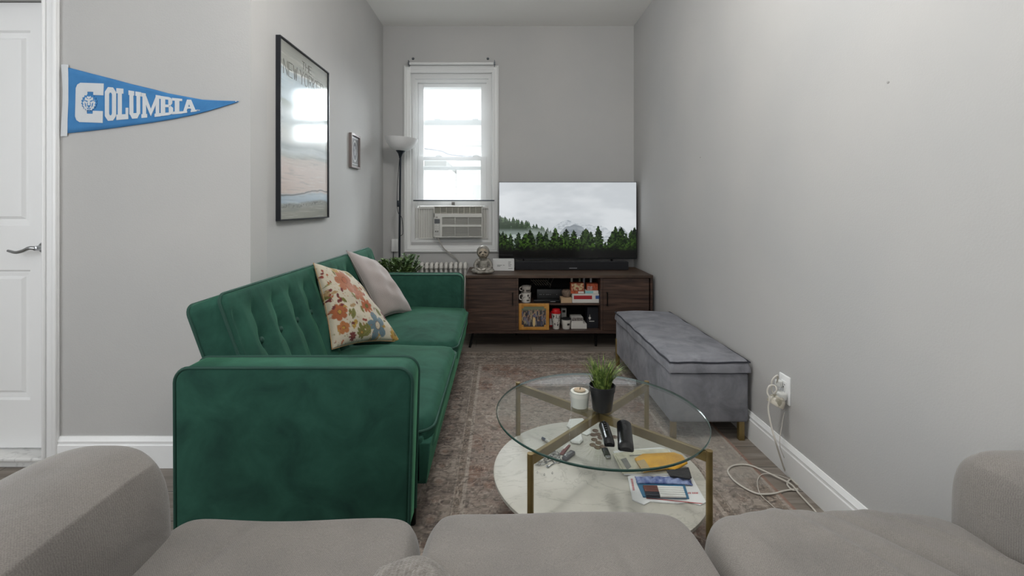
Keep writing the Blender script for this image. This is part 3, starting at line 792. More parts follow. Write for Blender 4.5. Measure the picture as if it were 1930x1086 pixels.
for x, y in ((bx0+.02, by0+.02), (bx1-.03, by0+.02), (bx0+.008, by1-.02), (bx1-.03, by1-.02)):
    bm = B(); box(bm, x-.013, x+.013, y-.013, y+.013, 0.0092 if x < 1 else 0, 0.20 if (x < 1 and y > 3) else 0.095, 0.002, 2); obj('leg', bm, M_brass, bench, angle=60)

# ================================================================ FOREGROUND SOFA
def weave(name):
    m = mat(name, '#827d78', 0.9, var='#76726e', vscale=5, vdetail=5, sheen=0.25)
    nt = m.node_tree; b = nt.nodes['Principled BSDF']; N = nt.nodes.new; L = nt.links.new
    tc = N('ShaderNodeTexCoord'); mp = N('ShaderNodeMapping'); mp.inputs['Scale'].default_value = (520, 520, 520); L(tc.outputs['Object'], mp.inputs[0])
    nz = N('ShaderNodeTexNoise'); nz.inputs['Scale'].default_value = 1.0; nz.inputs['Detail'].default_value = 1.0; L(mp.outputs[0], nz.inputs['Vector'])
    sp = N('ShaderNodeSeparateXYZ'); L(tc.outputs['Object'], sp.inputs[0])
    def sn(o):
        m_ = N('ShaderNodeMath'); m_.operation = 'MULTIPLY'; m_.inputs[1].default_value = 1500; s_ = N('ShaderNodeMath'); s_.operation = 'SINE'; L(o, m_.inputs[0]); L(m_.outputs[0], s_.inputs[0]); return s_.outputs[0]
    pr = N('ShaderNodeMath'); pr.operation = 'MULTIPLY'; L(sn(sp.outputs['X']), pr.inputs[0]); L(sn(sp.outputs['Y']), pr.inputs[1])
    ck = N('ShaderNodeMath'); ck.operation = 'MULTIPLY_ADD'; ck.inputs[1].default_value = 0.13; L(pr.outputs[0], ck.inputs[0]); L(nz.outputs['Fac'], ck.inputs[2])
    w = N('ShaderNodeTexNoise'); w.inputs['Scale'].default_value = 4.5; w.inputs['Distortion'].default_value = 1.0; L(tc.outputs['Object'], w.inputs['Vector'])
    ad = N('ShaderNodeMath'); ad.operation = 'MULTIPLY_ADD'; ad.inputs[1].default_value = 0.07; L(ck.outputs[0], ad.inputs[0]); L(w.outputs['Fac'], ad.inputs[2])
    bp = N('ShaderNodeBump'); bp.inputs['Strength'].default_value = 0.4; bp.inputs['Distance'].default_value = 0.02; L(ad.outputs[0], bp.inputs['Height']); L(bp.outputs['Normal'], b.inputs['Normal'])
    mu = N('ShaderNodeMix'); mu.data_type = 'RGBA'; mu.blend_type = 'MULTIPLY'; mu.inputs['Factor'].default_value = 1.0
    rr = N('ShaderNodeValToRGB'); rr.color_ramp.elements[0].position = .28; rr.color_ramp.elements[0].color = (.82, .82, .82, 1); rr.color_ramp.elements[1].position = .72; rr.color_ramp.elements[1].color = (1.16, 1.16, 1.16, 1)
    src = b.inputs['Base Color'].links[0].from_socket; L(ck.outputs[0], rr.inputs[0]); L(src, mu.inputs['A']); L(rr.outputs[0], mu.inputs['B']); L(mu.outputs['Result'], b.inputs['Base Color'])
    return m
M_gs = weave('grey_sofa_weave')
gs = thing('grey_sofa', 'taupe grey three-seat sofa in the foreground with rounded cushions and arms', 'sofa', (0.15, 0.6, 0))
def pillow_block(name, x0, x1, y0, y1, z0, z1, px=3.2, py=5, pz=2.6, crown=0.0, wr=None, m=M_gs, parent=gs, n=150):
    """superellipsoid cushion"""
    cx, cy, cz = (x0+x1)/2, (y0+y1)/2, (z0+z1)/2; a, b, c = (x1-x0)/2, (y1-y0)/2, (z1-z0)/2
    t = bmesh.new(); bmesh.ops.create_cube(t, size=2.0)
    bmesh.ops.subdivide_edges(t, edges=t.edges, cuts=n//2, use_grid_fill=True)
    for v in t.verts:
        x, y, z = v.co
        # cube -> rounded: normalise with a p-norm
        s = (abs(x)**px + abs(y)**py + abs(z)**pz)**(1/ (0.333*(px+py+pz)))
        s = max(s, 1e-6); x, y, z = x/s, y/s, z/s
        q = Vector((cx + a*x, cy + b*y, cz + c*z))
        if z > 0 and crown: q.z += crown*(1-x*x)*(1-min(1, y*y))
        if wr: q += wr(q, x, y, z)
        v.co = q
    return obj(name, t, m, parent, angle=180)
def wr1(q, x, y, z):
    c = -.006*math.exp(-((q.x+.52+.35*(1-q.y))/.012)**2) - .005*math.exp(-((q.x-.20-.25*(1-q.y))/.014)**2) - .004*math.exp(-((q.x+.30-.2*(1-q.y))/.012)**2)
    return Vector((0, 0.004*math.sin(14*q.x), (0.004*math.sin(13*q.x+4*q.y) + c*sst_(1.02, .85, q.y))*(z > 0)))
def wr3(q, x, y, z):
    f = 0.0
    if z > 0:
        for (x0_, k, w_, h_) in ((0.60, .30, .018, .009), (0.70, .55, .022, -.010), (0.80, .75, .02, .008), (.52, .2, .02, -.006)):
            f += 1.7*h_*math.exp(-((q.x-(x0_+k*(1.0-q.y)))/w_)**2)*(0.3+0.7*sst_(1.05, .75, q.y))
    return Vector((0, 0.004*math.sin(12*q.x), f))
pillow_block('seat_cushion', -0.722, -0.163, 0.30, 1.030, 0.27, 0.455, 12, 10, 4.0, 0.010, wr1)
pillow_block('seat_cushion', -0.163, 0.424, 0.30, 1.035, 0.27, 0.466, 12, 10, 4.0, 0.018, wr1)
pillow_block('seat_cushion', 0.424, 1.008, 0.30, 1.035, 0.27, 0.474, 8, 8, 3.6, 0.038, wr3)
def wra(q, x, y, z): return Vector((0.004*math.sin(9*q.y)*(x > 0), 0, 0.005*math.sin(8*q.y+1)))
pillow_block('armrest', -0.945, -0.680, 0.02, 1.005, 0.12, 0.652, 2.7, 12, 4.2, 0.0, wra)
pillow_block('armrest', 0.955, XR(1)-.022, 0.02, 1.01, 0.12, 0.640, 5, 10, 6.0, 0.0, wra)
bm = B(); box(bm, -0.74, 1.01, 0.05, 0.99, 0.08, 0.30, 0.03, 4); obj('base', bm, M_gs, gs)
pillow_block('backrest', -0.72, 1.0, -0.02, 0.26, 0.28, 0.80, 9, 3.5, 5)
for x, y in ((-.85, .93), (1.12, .93), (-.85, .12), (1.12, .12)):
    bm = B(); tube(bm, [(x, y, 0), (x, y, 0.13)], [.018, .025], 14); obj('leg', bm, M_black, gs)
# knitted throw lying on the seat
def throw():
    nu, nv = 120, 80; bm = B(); g = []
    for i in range(nu+1):
        row = []
        for j in range(nv+1):
            u, v = i/nu, j/nv
            x = -0.232+0.21*u + 0.012*math.sin(7*v); y = 0.48 + 0.370*v + 0.012*math.sin(5*u+1) - 0.06*(u-0.35)**2*4*v
            e = min(u, 1-u, 1-v); z = 0.478 + 0.022*math.sin(PI*min(1, e/0.16)/2)**0.8 + 0.006*math.sin(9*u+4*v)
            z += 0.0022*abs(math.sin(26*PI*(u+.3*v)))*min(1, e/.04)
            row.append(bm.verts.new((x, y, z)))
        g.append(row)
    for i in range(nu):
        for j in range(nv): bm.faces.new((g[i][j], g[i+1][j], g[i+1][j+1], g[i][j+1]))
    M_knit = mat('knit_wool', '#8e8983', 0.95, var='#77726c', vscale=60, sheen=0.3, bump=0.5, bscale=260)
    o = obj('knit_throw', bm, M_knit, None, angle=180)
    so = o.modifiers.new('thick', 'SOLIDIFY'); so.thickness = 0.012; so.offset = -1
    tag(o, 'ribbed grey knit throw bunched on the foreground sofa seat', 'blanket')
throw()
# ================================================================ GLASS COFFEE TABLE
TX, TY, TR = 0.333, 1.535, 0.345
ZG, ZM = 0.450, 0.240
tbl = thing('coffee_table', 'round glass-top coffee table with marble lower shelf and brass frame', 'coffee table', (TX, TY, 0.009))
M_tglass = thin_glass('table_glass', (0.955, 0.97, 0.965)); M_rim = mat('glass_edge', '#27463f', 0.1, spec=0.8)
bm = B(); lathe(bm, [(0, ZG-.008), (TR-.002, ZG-.008), (TR, ZG-.006), (TR, ZG-.002), (TR-.002, ZG), (0, ZG)], (TX, TY, 0), 128)
for f in list(bm.faces):
    if all(math.hypot(v.co.x-TX, v.co.y-TY) > TR-.004 for v in f.verts): bm.faces.remove(f)
gt = obj('glass_top', bm, M_tglass, tbl)
bm = B(); lathe(bm, [(TR-.002, ZG-.008), (TR, ZG-.006), (TR, ZG-.002), (TR-.002, ZG)], (TX, TY, 0), 128)
obj('rim', bm, M_rim, gt)
def marble():
    m = bpy.data.materials.new('white_marble'); m.use_nodes = True; nt = m.node_tree; b = nt.nodes['Principled BSDF']; N = nt.nodes.new; L = nt.links.new
    tc = N('ShaderNodeTexCoord'); mp = N('ShaderNodeMapping'); mp.inputs['Rotation'].default_value = (0, 0, 0.9); mp.inputs['Scale'].default_value = (1.0, 2.6, 1); L(tc.outputs['Object'], mp.inputs[0])
    n = N('ShaderNodeTexNoise'); n.inputs['Scale'].default_value = 3.2; n.inputs['Detail'].default_value = 9; n.inputs['Distortion'].default_value = 1.6; n.inputs['Roughness'].default_value = 0.62; L(mp.outputs[0], n.inputs['Vector'])
    s = N('ShaderNodeMath'); s.operation = 'SUBTRACT'; s.inputs[1].default_value = 0.5; L(n.outputs['Fac'], s.inputs[0])
    a = N('ShaderNodeMath'); a.operation = 'ABSOLUTE'; L(s.outputs[0], a.inputs[0])
    r = N('ShaderNodeValToRGB'); e = r.color_ramp.elements; e[0].position = 0.0; e[0].color = (*srgb('#b3b0a7'), 1); e[1].position = 0.022; e[1].color = (*srgb('#c4c1b8'), 1)
    L(a.outputs[0], r.inputs[0])
    n2 = N('ShaderNodeTexNoise'); n2.inputs['Scale'].default_value = 6; n2.inputs['Detail'].default_value = 6; L(tc.outputs['Object'], n2.inputs['Vector'])
    r2 = N('ShaderNodeValToRGB'); e = r2.color_ramp.elements; e[0].position = .35; e[0].color = (.82, .82, .80, 1); e[1].position = .65; e[1].color = (1, 1, 1, 1); L(n2.outputs['Fac'], r2.inputs[0])
    mx = N('ShaderNodeMix'); mx.data_type = 'RGBA'; mx.blend_type = 'MULTIPLY'; mx.inputs['Factor'].default_value = 1; L(r.outputs[0], mx.inputs['A']); L(r2.outputs[0], mx.inputs['B'])
    L(mx.outputs['Result'], b.inputs['Base Color']); b.inputs['Roughness'].default_value = 0.5; b.inputs['Specular IOR Level'].default_value = 0.3
    return m
bm = B(); lathe(bm, [(0, ZM-.016), (TR, ZM-.016), (TR+.006, ZM-.013), (TR+.006, ZM-.003), (TR, ZM), (0, ZM)], (TX-.003, TY+.018, 0), 128)
obj('marble_shelf', bm, marble(), tbl)
legs = [(0.086, 1.276), (0.594, 1.290), (0.072, 1.790), (0.581, 1.800)]
for x, y in legs:
    bm = B(); cyl(bm, (x, y, 0.0095), (x, y, ZG-.004), 0.0092, 20); obj('leg', bm, M_brass, tbl)
for k, (a, b_) in enumerate(((0, 3), (1, 2))):
    p, q = Vector((*legs[a], 0)), Vector((*legs[b_], 0)); d = (q-p).normalized(); L_ = (q-p).length; ang = math.atan2(d.y, d.x)
    bm = B(); box(bm, 0, L_, -.006, .006, ZG-.037, ZG-.0085, .001, 1, Matrix.Translation(p) @ Matrix.Rotation(ang, 4, 'Z')); obj('cross_bar', bm, M_brass, tbl, smooth=False)
def onz(px, py, z): d = F*(H-z)/(py-VY); return Vector(((px-VX)/F*d, d, z))

# ------- potted grass
c = onz(1136, 775, ZG); gx, gy = c.x, c.y+.01
t = thing('potted_grass', 'small artificial grass plant in a black plastic pot on the glass top', 'potted plant', (gx, gy, ZG+.0005))
M_pot = mat('black_plastic', '#1b1c1e', 0.45)
bm = B(); lathe(bm, [(0, 0.001), (.031, .001), (.033, .004), (.0405, .066), (.043, .066), (.0445, .084), (.0415, .085), (.0385, .07), (0, .068)], (gx, gy, ZG), 40); obj('pot', bm, M_pot, t, angle=30)
M_grass = mat('grass_blades', '#445c24', 0.6, var='#8ea352', vscale=70, contrast=(.45, .62)); M_soil = mat('soil', '#2c241d', 0.95)
bm = B(); lathe(bm, [(0, .072), (.039, .072), (.039, .068), (0, .068)], (gx, gy, ZG), 24); obj('soil', bm, M_soil, t)
bm = B(); rg = random.Random(4)
for k in range(150):
    a = rg.random()*2*PI; r0 = 0.028*math.sqrt(rg.random()); h = 0.07+0.055*rg.random(); lean = (0.25+1.0*r0/.028)*0.042*(0.5+rg.random())
    b0 = Vector((gx+r0*math.cos(a), gy+r0*math.sin(a), ZG+.07)); dr = Vector((math.cos(a), math.sin(a), 0)); sd = Vector((-dr.y, dr.x, 0)); w = 0.0021+0.0014*rg.random()
    prev = None
    for s in range(6):
        q = s/5; p = b0 + dr*lean*q**1.8 + Vector((0, 0, h*(q - 0.18*q*q*lean/.04))); ww = w*(1-q**1.6)+.0001
        pr = (bm.verts.new(p-sd*ww), bm.verts.new(p+dr*ww*.4), bm.verts.new(p+sd*ww))
        if prev:
            for i in range(2): bm.faces.new((prev[i], prev[i+1], pr[i+1], pr[i]))
        prev = pr
obj('grass_blades', bm, M_grass, t)
# ------- candle
c = onz(1093.5, 776, ZG); cx, cy = c.x, c.y+.01
t = thing('candle_jar', 'white wax candle in a clear glass cup beside the potted grass', 'candle', (cx, cy, ZG+.0005))
M_cg = thin_glass('cup_glass', (0.93, 0.95, 0.95))
bm = B(); lathe(bm, [(0, .001), (.027, .001), (.029, .004), (.0345, .078), (.0345, .081), (.0325, .081), (.0315, .078), (.0275, .014), (0, .013)], (cx, cy, ZG), 40); obj('glass_cup', bm, M_cg, t, angle=30)
M_wax = mat('white_wax', '#e3dfd6', 0.5, spec=0.3)
bm = B(); lathe(bm, [(0, .0145), (.0268, .0145), (.0306, .060), (.030, .066), (.022, .067), (.018, .062), (0, .060)], (cx, cy, ZG), 40); obj('wax', bm, M_wax, t)
bm = B(); lathe(bm, [(0, .0675), (.019, .0675), (.019, .070), (0, .070)], (cx, cy, ZG), 24); obj('wax_disc', bm, mat('candle_top', '#b9a48a', 0.6), t)
bm = B(); tube(bm, [(cx, cy, ZG+.066), (cx+.002, cy, ZG+.077)], .0012, 6); obj('wick', bm, M_black, t)

# ------- remotes / black covers on the glass
def remote(p, q, w, label, slot):
    p, q = Vector(p), Vector(q); d = (q-p); L_ = d.length; ang = math.atan2(d.y, d.x); M = Matrix.Translation(((p.x+q.x)/2, (p.y+q.y)/2, p.z+.0006)) @ Matrix.Rotation(ang, 4, 'Z')
    t = thing('remote_control', label, 'remote control', ((p.x+q.x)/2, (p.y+q.y)/2, p.z+.0005), 'black remotes on the glass top')
    prof = [(w/2*math.cos(a), 0.006+0.013*math.sin(a)) for a in [PI*k/14 for k in range(15)]]; prof = [(w/2, 0), (w/2, .004)] + prof[1:-1] + [(-w/2, .004), (-w/2, 0)]
    bm = B(); n = 28; rings = []
    for i in range(n+1):
        u = i/n; x = -L_/2 + L_*u; e = min(u, 1-u)*L_; k = 1.0
        far = (u > .5)
        rr = w/2 if far else 0.012
        if e < rr: k = math.sqrt(max(0.0, 1-((rr-e)/rr)**2))*(1 if far else .25) + (0 if far else .75)
        k = max(k, .06)
        hz = 1.0 if e > .02 else (.62+.38*e/.02)
        rings.append([bm.verts.new(M @ Vector((x, a*k, max(0, b_*hz)))) for a, b_ in prof])
    m_ = len(prof)
    for a, b_ in zip(rings, rings[1:]):
        for i in range(m_): bm.faces.new((a[i], a[(i+1) % m_], b_[(i+1) % m_], b_[i]))
    bm.faces.new(rings[0]); bm.faces.new(rings[-1][::-1])
    obj('shell', bm, M_rem, t, angle=50)
    if slot:
        bm = B(); ellipsoid(bm, M @ Vector((.02, 0, .0182)), (.022, .006, .0016), 16, 8, Matrix.Rotation(ang, 4, 'Z')); obj('touch_pad', bm, M_pot, t)
    else:
        for i in range(5):
            bm = B(); ellipsoid(bm, M @ Vector((.05-.014*i, 0, .0184)), (.0035, .0035, .0012), 10, 6); obj('button', bm, M_pot, t)
M_rem = mat('glossy_black_plastic', '#0c0d0f', 0.22)
remote(onz(1149.5, 843, ZG), onz(1137, 801, ZG), 0.031, 'slimmer black remote control lying on the glass, nearer the candle', False)
remote(onz(1180, 852, ZG), onz(1175.5, 798, ZG), 0.044, 'wider black remote control with oval pad, right one on the glass', True)

# ------- things on the marble shelf
Z0 = ZM + .0006
def flat(bm, pts, z, h, r=0.0):    # outline given by photo points on the shelf plane
    q = [onz(a, b_, z) for a, b_ in pts]; prism(bm, [(v.x, v.y) for v in q], z, z+h, 'z', r, 1)
M_wpl = mat('white_plastic', '#d9dad6', 0.4); M_paper = mat('white_paper', '#d6d7d6', 0.75); M_news = mat('newsprint', '#cfcbb6', 0.85, var='#b5b19e', vscale=40, vdetail=6)
def thing_flat(name, label, cat, pts, z, h, m, r=0.0, group=None):
    bm = B(); flat(bm, pts, z, h, r); o = obj(name, bm, m, None, smooth=r > 0, angle=30); tag(o, label, cat, group); return o
thing_flat('charging_puck', 'white flat plastic piece lying on the marble left of the remotes', 'charger', [(1068, 806), (1073, 794), (1098, 792), (1107, 800), (1098, 809), (1078, 812)], Z0, .010, M_wpl, .003)
thing_flat('white_card', 'small white card on the marble under the crossing bars', 'card', [(1093, 812), (1112, 803), (1114, 818), (1106, 822), (1093, 817)], Z0, .004, M_wpl, .001)
thing_flat('earphone_case', 'small white rounded case on the marble below the white card', 'case', [(1073, 832), (1082, 823), (1096, 822), (1099, 833), (1093, 839), (1078, 837)], Z0, .012, M_wpl, .004)
M_coin = mat('copper_coin', '#6f5a4c', 0.4, 0.6, var='#8b7768', vscale=90)
for k, (a, b_) in enumerate([(1122, 812), (1118, 820), (1127, 819), (1132, 826), (1120, 829), (1128, 835), (1117, 839), (1136, 843), (1126, 844), (1158, 824)]):
    p = onz(a, b_, Z0); bm = B(); zz = Z0 + (.0018 if k in (3, 7) else 0); lathe(bm, [(0, 0), (.0115, 0), (.012, .0004), (.012, .0014), (.0115, .0017), (0, .0017)], (p.x, p.y, zz), 24)
    tag(obj('copper_coin', bm, M_coin, None, angle=30), 'small copper coin scattered on the marble beside the remotes', 'coin', 'copper coins on the marble shelf')
# usb stick
u = onz(1143.5, 858, Z0); t = thing('usb_stick', 'tiny black USB stick with metal plug on the marble below the slim remote', 'usb stick', (u.x, u.y, Z0))
bm = B(); box(bm, u.x-.011, u.x+.011, u.y-.012, u.y+.035, Z0, Z0+.009, .002, 2); obj('stick', bm, M_pot, t, angle=60)
bm = B(); box(bm, u.x-.009, u.x+.009, u.y-.027, u.y-.012, Z0+.002, Z0+.007, .0006, 1); obj('plug', bm, M_chrome, t)
# keys with fob
kx = onz(1062, 862, Z0); t = thing('key_ring', 'bunch of keys with red tag and dark fob on the marble at left', 'keys', (kx.x, kx.y, Z0))
bm = B(); c = onz(1050, 868, Z0+.002); tube(bm, [(c.x+.016*math.cos(a), c.y+.016*math.sin(a), Z0+.0015) for a in [2*PI*k/24 for k in range(24)]], .0012, 6, closed=True); obj('ring', bm, M_chrome, t)
def slabm(name, a, b_, w, h, m, r=.003, z=Z0, par=t):
    a, b_ = onz(*a, z), onz(*b_, z); d = b_-a; bm = B(); box(bm, 0, d.length, -w/2, w/2, 0, h, r, 2, Matrix.Translation(a) @ Matrix.Rotation(math.atan2(d.y, d.x), 4, 'Z')); return obj(name, bm, m, par, angle=60)
slabm('key_fob', (1063, 869), (1080, 855), .020, .012, mat('dark_fob', '#3b3c44', .3)); slabm('fob_face', (1066, 866), (1077, 857), .012, .0128, M_chrome, .001)
slabm('red_tag', (1058, 858), (1072, 840), .014, .004, mat('red_leather', '#6d2e2c', .6), .001); slabm('white_tag', (1062, 848), (1072, 838), .006, .0048, M_wpl, .001)
for a, b_ in (((1045, 866), (1030, 872)), ((1048, 872), (1034, 880)), ((1052, 862), (1060, 852))):
    slabm('key', a, b_, .004, .002, M_chrome, .0005); slabm('key', b_, (b_[0]-4, b_[1]+1), .014, .002, M_chrome, .0005)
slabm('dark_key', (1030, 866), (1046, 855), .012, .004, M_pot, .001)
# crystal dish & beads
M_cry = bpy.data.materials.new('crystal'); M_cry.use_nodes = True; bb = M_cry.node_tree.nodes['Principled BSDF']; bb.inputs['Transmission Weight'].default_value = 1; bb.inputs['Roughness'].default_value = .02; bb.inputs['IOR'].default_value = 1.5
c = onz(1026, 866, Z0); t = thing('crystal_trinket', 'cluster of clear faceted crystal beads on the marble at its left edge', 'ornament', (c.x, c.y, Z0)); rg = random.Random(11)
for k in range(22):
    a = rg.random()*2*PI; r = .048*math.sqrt(rg.random()); x, y = c.x+r*math.cos(a), c.y+r*math.sin(a)*1.2; s = .006+.005*rg.random()
    bm = B(); bmesh.ops.create_icosphere(bm, subdivisions=1, radius=s); bmesh.ops.translate(bm, verts=bm.verts, vec=(x, y, Z0+s)); obj('bead', bm, M_cry, t, smooth=False)
for k, (a, b_) in enumerate([(1013, 893), (1026, 897), (1041, 894)]):
    p = onz(a, b_, Z0); bm = B(); lathe(bm, [(0, 0), (.003, .002), (.003, .005), (.001, .008), (0, .009)], (p.x, p.y, Z0), 8); obj('drop', bm, M_cry, t, smooth=False)
a, b_ = onz(1022, 826, Z0+.005), onz(1044, 838, Z0+.005)
t = thing('white_pen', 'short white pen with blue cap on the marble behind the keys', 'pen', tuple(a+Vector((0, 0, -.005))))
bm = B(); cyl(bm, a.lerp(b_, .28), b_, .0045, 12, .003); obj('barrel', bm, M_wpl, t)
bm = B(); cyl(bm, a, a.lerp(b_, .3), .0052, 12); obj('cap', bm, mat('blue_cap', '#2f3f5a', .4), t)

# papers, envelopes, pens
t = thing('mailing_envelope', 'large white mailing envelope with red print under the pens on the shelf', 'envelope', tuple(onz(1255, 925, Z0)))
bm = B(); flat(bm, [(1183, 900), (1192, 944), (1214, 953), (1226, 947), (1276, 951), (1300, 948), (1320, 954), (1331, 948), (1300, 893), (1240, 880)], Z0, .003); obj('sleeve', bm, M_paper, t, smooth=False)
bm = B(); flat(bm, [(1218, 938.5), (1218, 939.6), (1322, 950), (1325, 949)], Z0+.0032, .0003); obj('red_stripe', bm, mat('red_ink', '#a52a2c', .6), t, smooth=False)
bm = B()
for k in range(9):
    x = 1294+2.3*k + (1.5 if k > 3 else 0); flat(bm, [(x, 928+.6*(k % 2)), (x+1.4, 928), (x+1.4, 931.5), (x+.2, 931)], Z0+.0032, .0002)
obj('red_print', bm, bpy.data.materials['red_ink'], t, smooth=False); bm = B()
for k in range(8):
    y = 903+2.8*k; flat(bm, [(1188.5+.5*k, y), (1192.5+.5*k, y), (1193+.5*k, y+1.5), (1189+.5*k, y+1.5)], Z0+.0032, .0002)
obj('side_print', bm, bpy.data.materials['red_ink'], t, smooth=False)
Z1 = Z0+.0036
t = thing('marker_pack', 'blue pack of pens with white and red-brown barrels on the white envelope', 'pens', tuple(onz(1250, 930, Z1)))
bm = B(); flat(bm, [(1199, 909), (1212, 938), (1299, 941), (1290, 913)], Z1, .003); obj('tray', bm, mat('blue_card', '#3f6f8e', .5), t, smooth=False)
for k in range(5):
    a = onz(1212.5+1.2*k, 918+4.0*k, Z1+.008); b_ = onz(1287+1.4*k, 919.5+4.2*k, Z1+.008); m1 = a.lerp(b_, .35)
    bm = B(); cyl(bm, m1, b_, .0046, 10, .0038); pn = obj('pen', bm, M_wpl, t)
    bm = B(); cyl(bm, a, m1, .0052, 10); obj('cap', bm, mat('pen_cap', '#6b4038' if k < 3 else '#20242f', .4), pn)
t = thing('blue_pouch', 'crumpled blue and clear plastic pouch above the pens on the shelf', 'pouch', tuple(onz(1250, 905, Z1)))
bm = B(); nu, nv = 40, 14; g = []
for i in range(nu+1):
    r_ = []
    for j in range(nv+1):
        u_, v_ = i/nu, j/nv; a = onz(1196+104*u_ + 6*v_, 901+3*u_+13*v_, Z1); hh = .005+.008*(math.sin(PI*u_)*math.sin(PI*v_))**.5 + .003*math.sin(31*u_+7*v_)*math.sin(PI*v_); r_.append(bm.verts.new((a.x, a.y, Z1+hh)))
    g.append(r_)
for i in range(nu):
    for j in range(nv): bm.faces.new((g[i][j], g[i+1][j], g[i+1][j+1], g[i][j+1]))
o = obj('pouch_film', bm, mat('blue_film', '#3d4f86', .2, var='#8f9cc0', vscale=45, vdetail=2), t); so = o.modifiers.new('thick', 'SOLIDIFY'); so.thickness = .003
t = thing('newspaper_stack', 'folded cream newspaper and flyers under the yellow envelope on the marble', 'newspaper', tuple(onz(1225, 870, Z0)))
for k, pts in enumerate([[(1176, 896), (1158, 858), (1156, 852), (1245, 845), (1262, 850), (1282, 897)], [(1173, 893), (1155, 857), (1200, 850), (1258, 848), (1290, 893)], [(1176, 889), (1160, 860), (1170, 856), (1240, 853), (1266, 885)]]):
    bm = B(); zz = Z0+.0045*(k)+(.0 if k else 0); flat(bm, pts, zz+.0036 if k or 1 else zz, .004); obj('sheet', bm, M_news if k else M_paper, t, smooth=False)
bm = B(); flat(bm, [(1170, 866), (1180, 863), (1190, 880), (1182, 886)], Z0+.0172, .0003); flat(bm, [(1186, 858), (1215, 857), (1216, 858.5), (1187, 860)], Z0+.0172, .0003)
obj('printed_panel', bm, mat('grey_print', '#7d7d78', .8), t, smooth=False)
Z3 = Z0+.0178
t = thing('padded_envelope', 'yellow padded envelope with clear tape lying on the newspapers', 'envelope', tuple(onz(1235, 870, Z3)))
bm = B(); flat(bm, [(1196, 868), (1210, 860), (1270, 857), (1287, 863), (1296, 876), (1272, 890), (1258, 886), (1230, 889), (1213, 893)], Z3, .010, .003)
obj('envelope_body', bm, mat('yellow_kraft', '#dca51f', .6, var='#c48f1c', vscale=20, bump=.3, bscale=60), t, angle=50)
bm = B(); flat(bm, [(1199, 870), (1214, 866), (1228, 886), (1213, 890)], Z3+.0102, .0004); obj('tape', bm, mat('shiny_tape', '#b9a47c', .15), t, smooth=False)
thing_flat('black_wallet', 'black stitched wallet or case behind the blue pouch at the shelf edge', 'wallet', [(1256, 890), (1298, 884), (1304, 903), (1300, 905), (1262, 899)], Z1+.014, .008, mat('black_leather', '#2a2a2b', .55, bump=.3), .003)

# ================================================================ TV STAND
def wood(name, c1, c2, c3, stretch=(2, 2, 30)):
    m = bpy.data.materials.new(name); m.use_nodes = True; nt = m.node_tree; b = nt.nodes['Principled BSDF']; N = nt.nodes.new; L = nt.links.new
    tc = N('ShaderNodeTexCoord'); mp = N('ShaderNodeMapping'); mp.inputs['Scale'].default_value = stretch; L(tc.outputs['Object'], mp.inputs[0])
    n = N('ShaderNodeTexNoise'); n.inputs['Scale'].default_value = 1.6; n.inputs['Detail'].default_value = 8; n.inputs['Distortion'].default_value = 1.0; L(mp.outputs[0], n.inputs['Vector'])
    r = N('ShaderNodeValToRGB'); e = r.color_ramp.elements; e[0].position = .32; e[0].color = (*srgb(c1), 1); e[1].position = .7; e[1].color = (*srgb(c3), 1); k = e.new(.5); k.color = (*srgb(c2), 1)
    L(n.outputs['Fac'], r.inputs[0]); L(r.outputs[0], b.inputs['Base Color']); b.inputs['Roughness'].default_value = .5
    return m
M_wal = wood('dark_walnut', '#2a1e19', '#3f2e26', '#584236'); M_walt = wood('dark_walnut_top', '#37291f', '#483629', '#5a483b', (2, 24, 2)); M_dark = mat('dark_interior', '#161312', .8)
SXL, SXR, SY0, SY1, SZ0, SZ1 = -0.272, 1.216, 3.62, 4.10, 0.125, 0.588
st = thing('tv_stand', 'low dark walnut TV stand with two doors and open middle shelves', 'tv stand', ((SXL+SXR)/2, 3.86, 0))
def Xs(px, d=SY0): return (px-VX)/F*d
x1_, x2_ = Xs(975), Xs(1134)
bm = B(); box(bm, SXL, SXR, SY0-.012, SY1, SZ1-.022, SZ1, .0015, 1); obj('top_board', bm, M_walt, st, smooth=False)
bm = B(); box(bm, SXL, SXR, SY0, SY1, SZ0, SZ0+.022); obj('bottom_board', bm, M_wal, st, smooth=False)
for a, b_ in ((SXL, SXL+.018), (x1_-.009, x1_+.009), (x2_-.009, x2_+.009), (SXR-.018, SXR)):
    bm = B(); box(bm, a, b_, SY0, SY1, SZ0+.022, SZ1-.022); obj('side_panel', bm, M_wal, st, smooth=False)
bm = B(); box(bm, SXL+.018, SXR-.018, SY1-.008, SY1-.002, SZ0+.022, SZ1-.022); obj('back_panel', bm, M_dark, st, smooth=False)
ZSH = 0.358
bm = B(); box(bm, x1_+.009, x2_-.009, SY0+.03, SY1-.008, ZSH-.015, ZSH); obj('shelf', bm, M_wal, st, smooth=False)
for a, b_, hx in ((SXL+.019, x1_-.010, Xs(966)), (x2_+.010, SXR-.030, Xs(1143.5))):
    bm = B(); box(bm, a, b_, SY0-.004, SY0+.014, SZ0+.024, SZ1-.026, .001, 1); dr = obj('door', bm, M_wal, st, smooth=False)
    bm = B(); z0h, z1h = .350, .455
    box(bm, hx-.004, hx+.004, SY0-.030, SY0-.022, z0h, z1h, .001, 1); box(bm, hx-.004, hx+.004, SY0-.024, SY0-.004, z0h, z0h+.008); box(bm, hx-.004, hx+.004, SY0-.024, SY0-.004, z1h-.008, z1h)
    obj('handle', bm, M_black, dr, smooth=False)
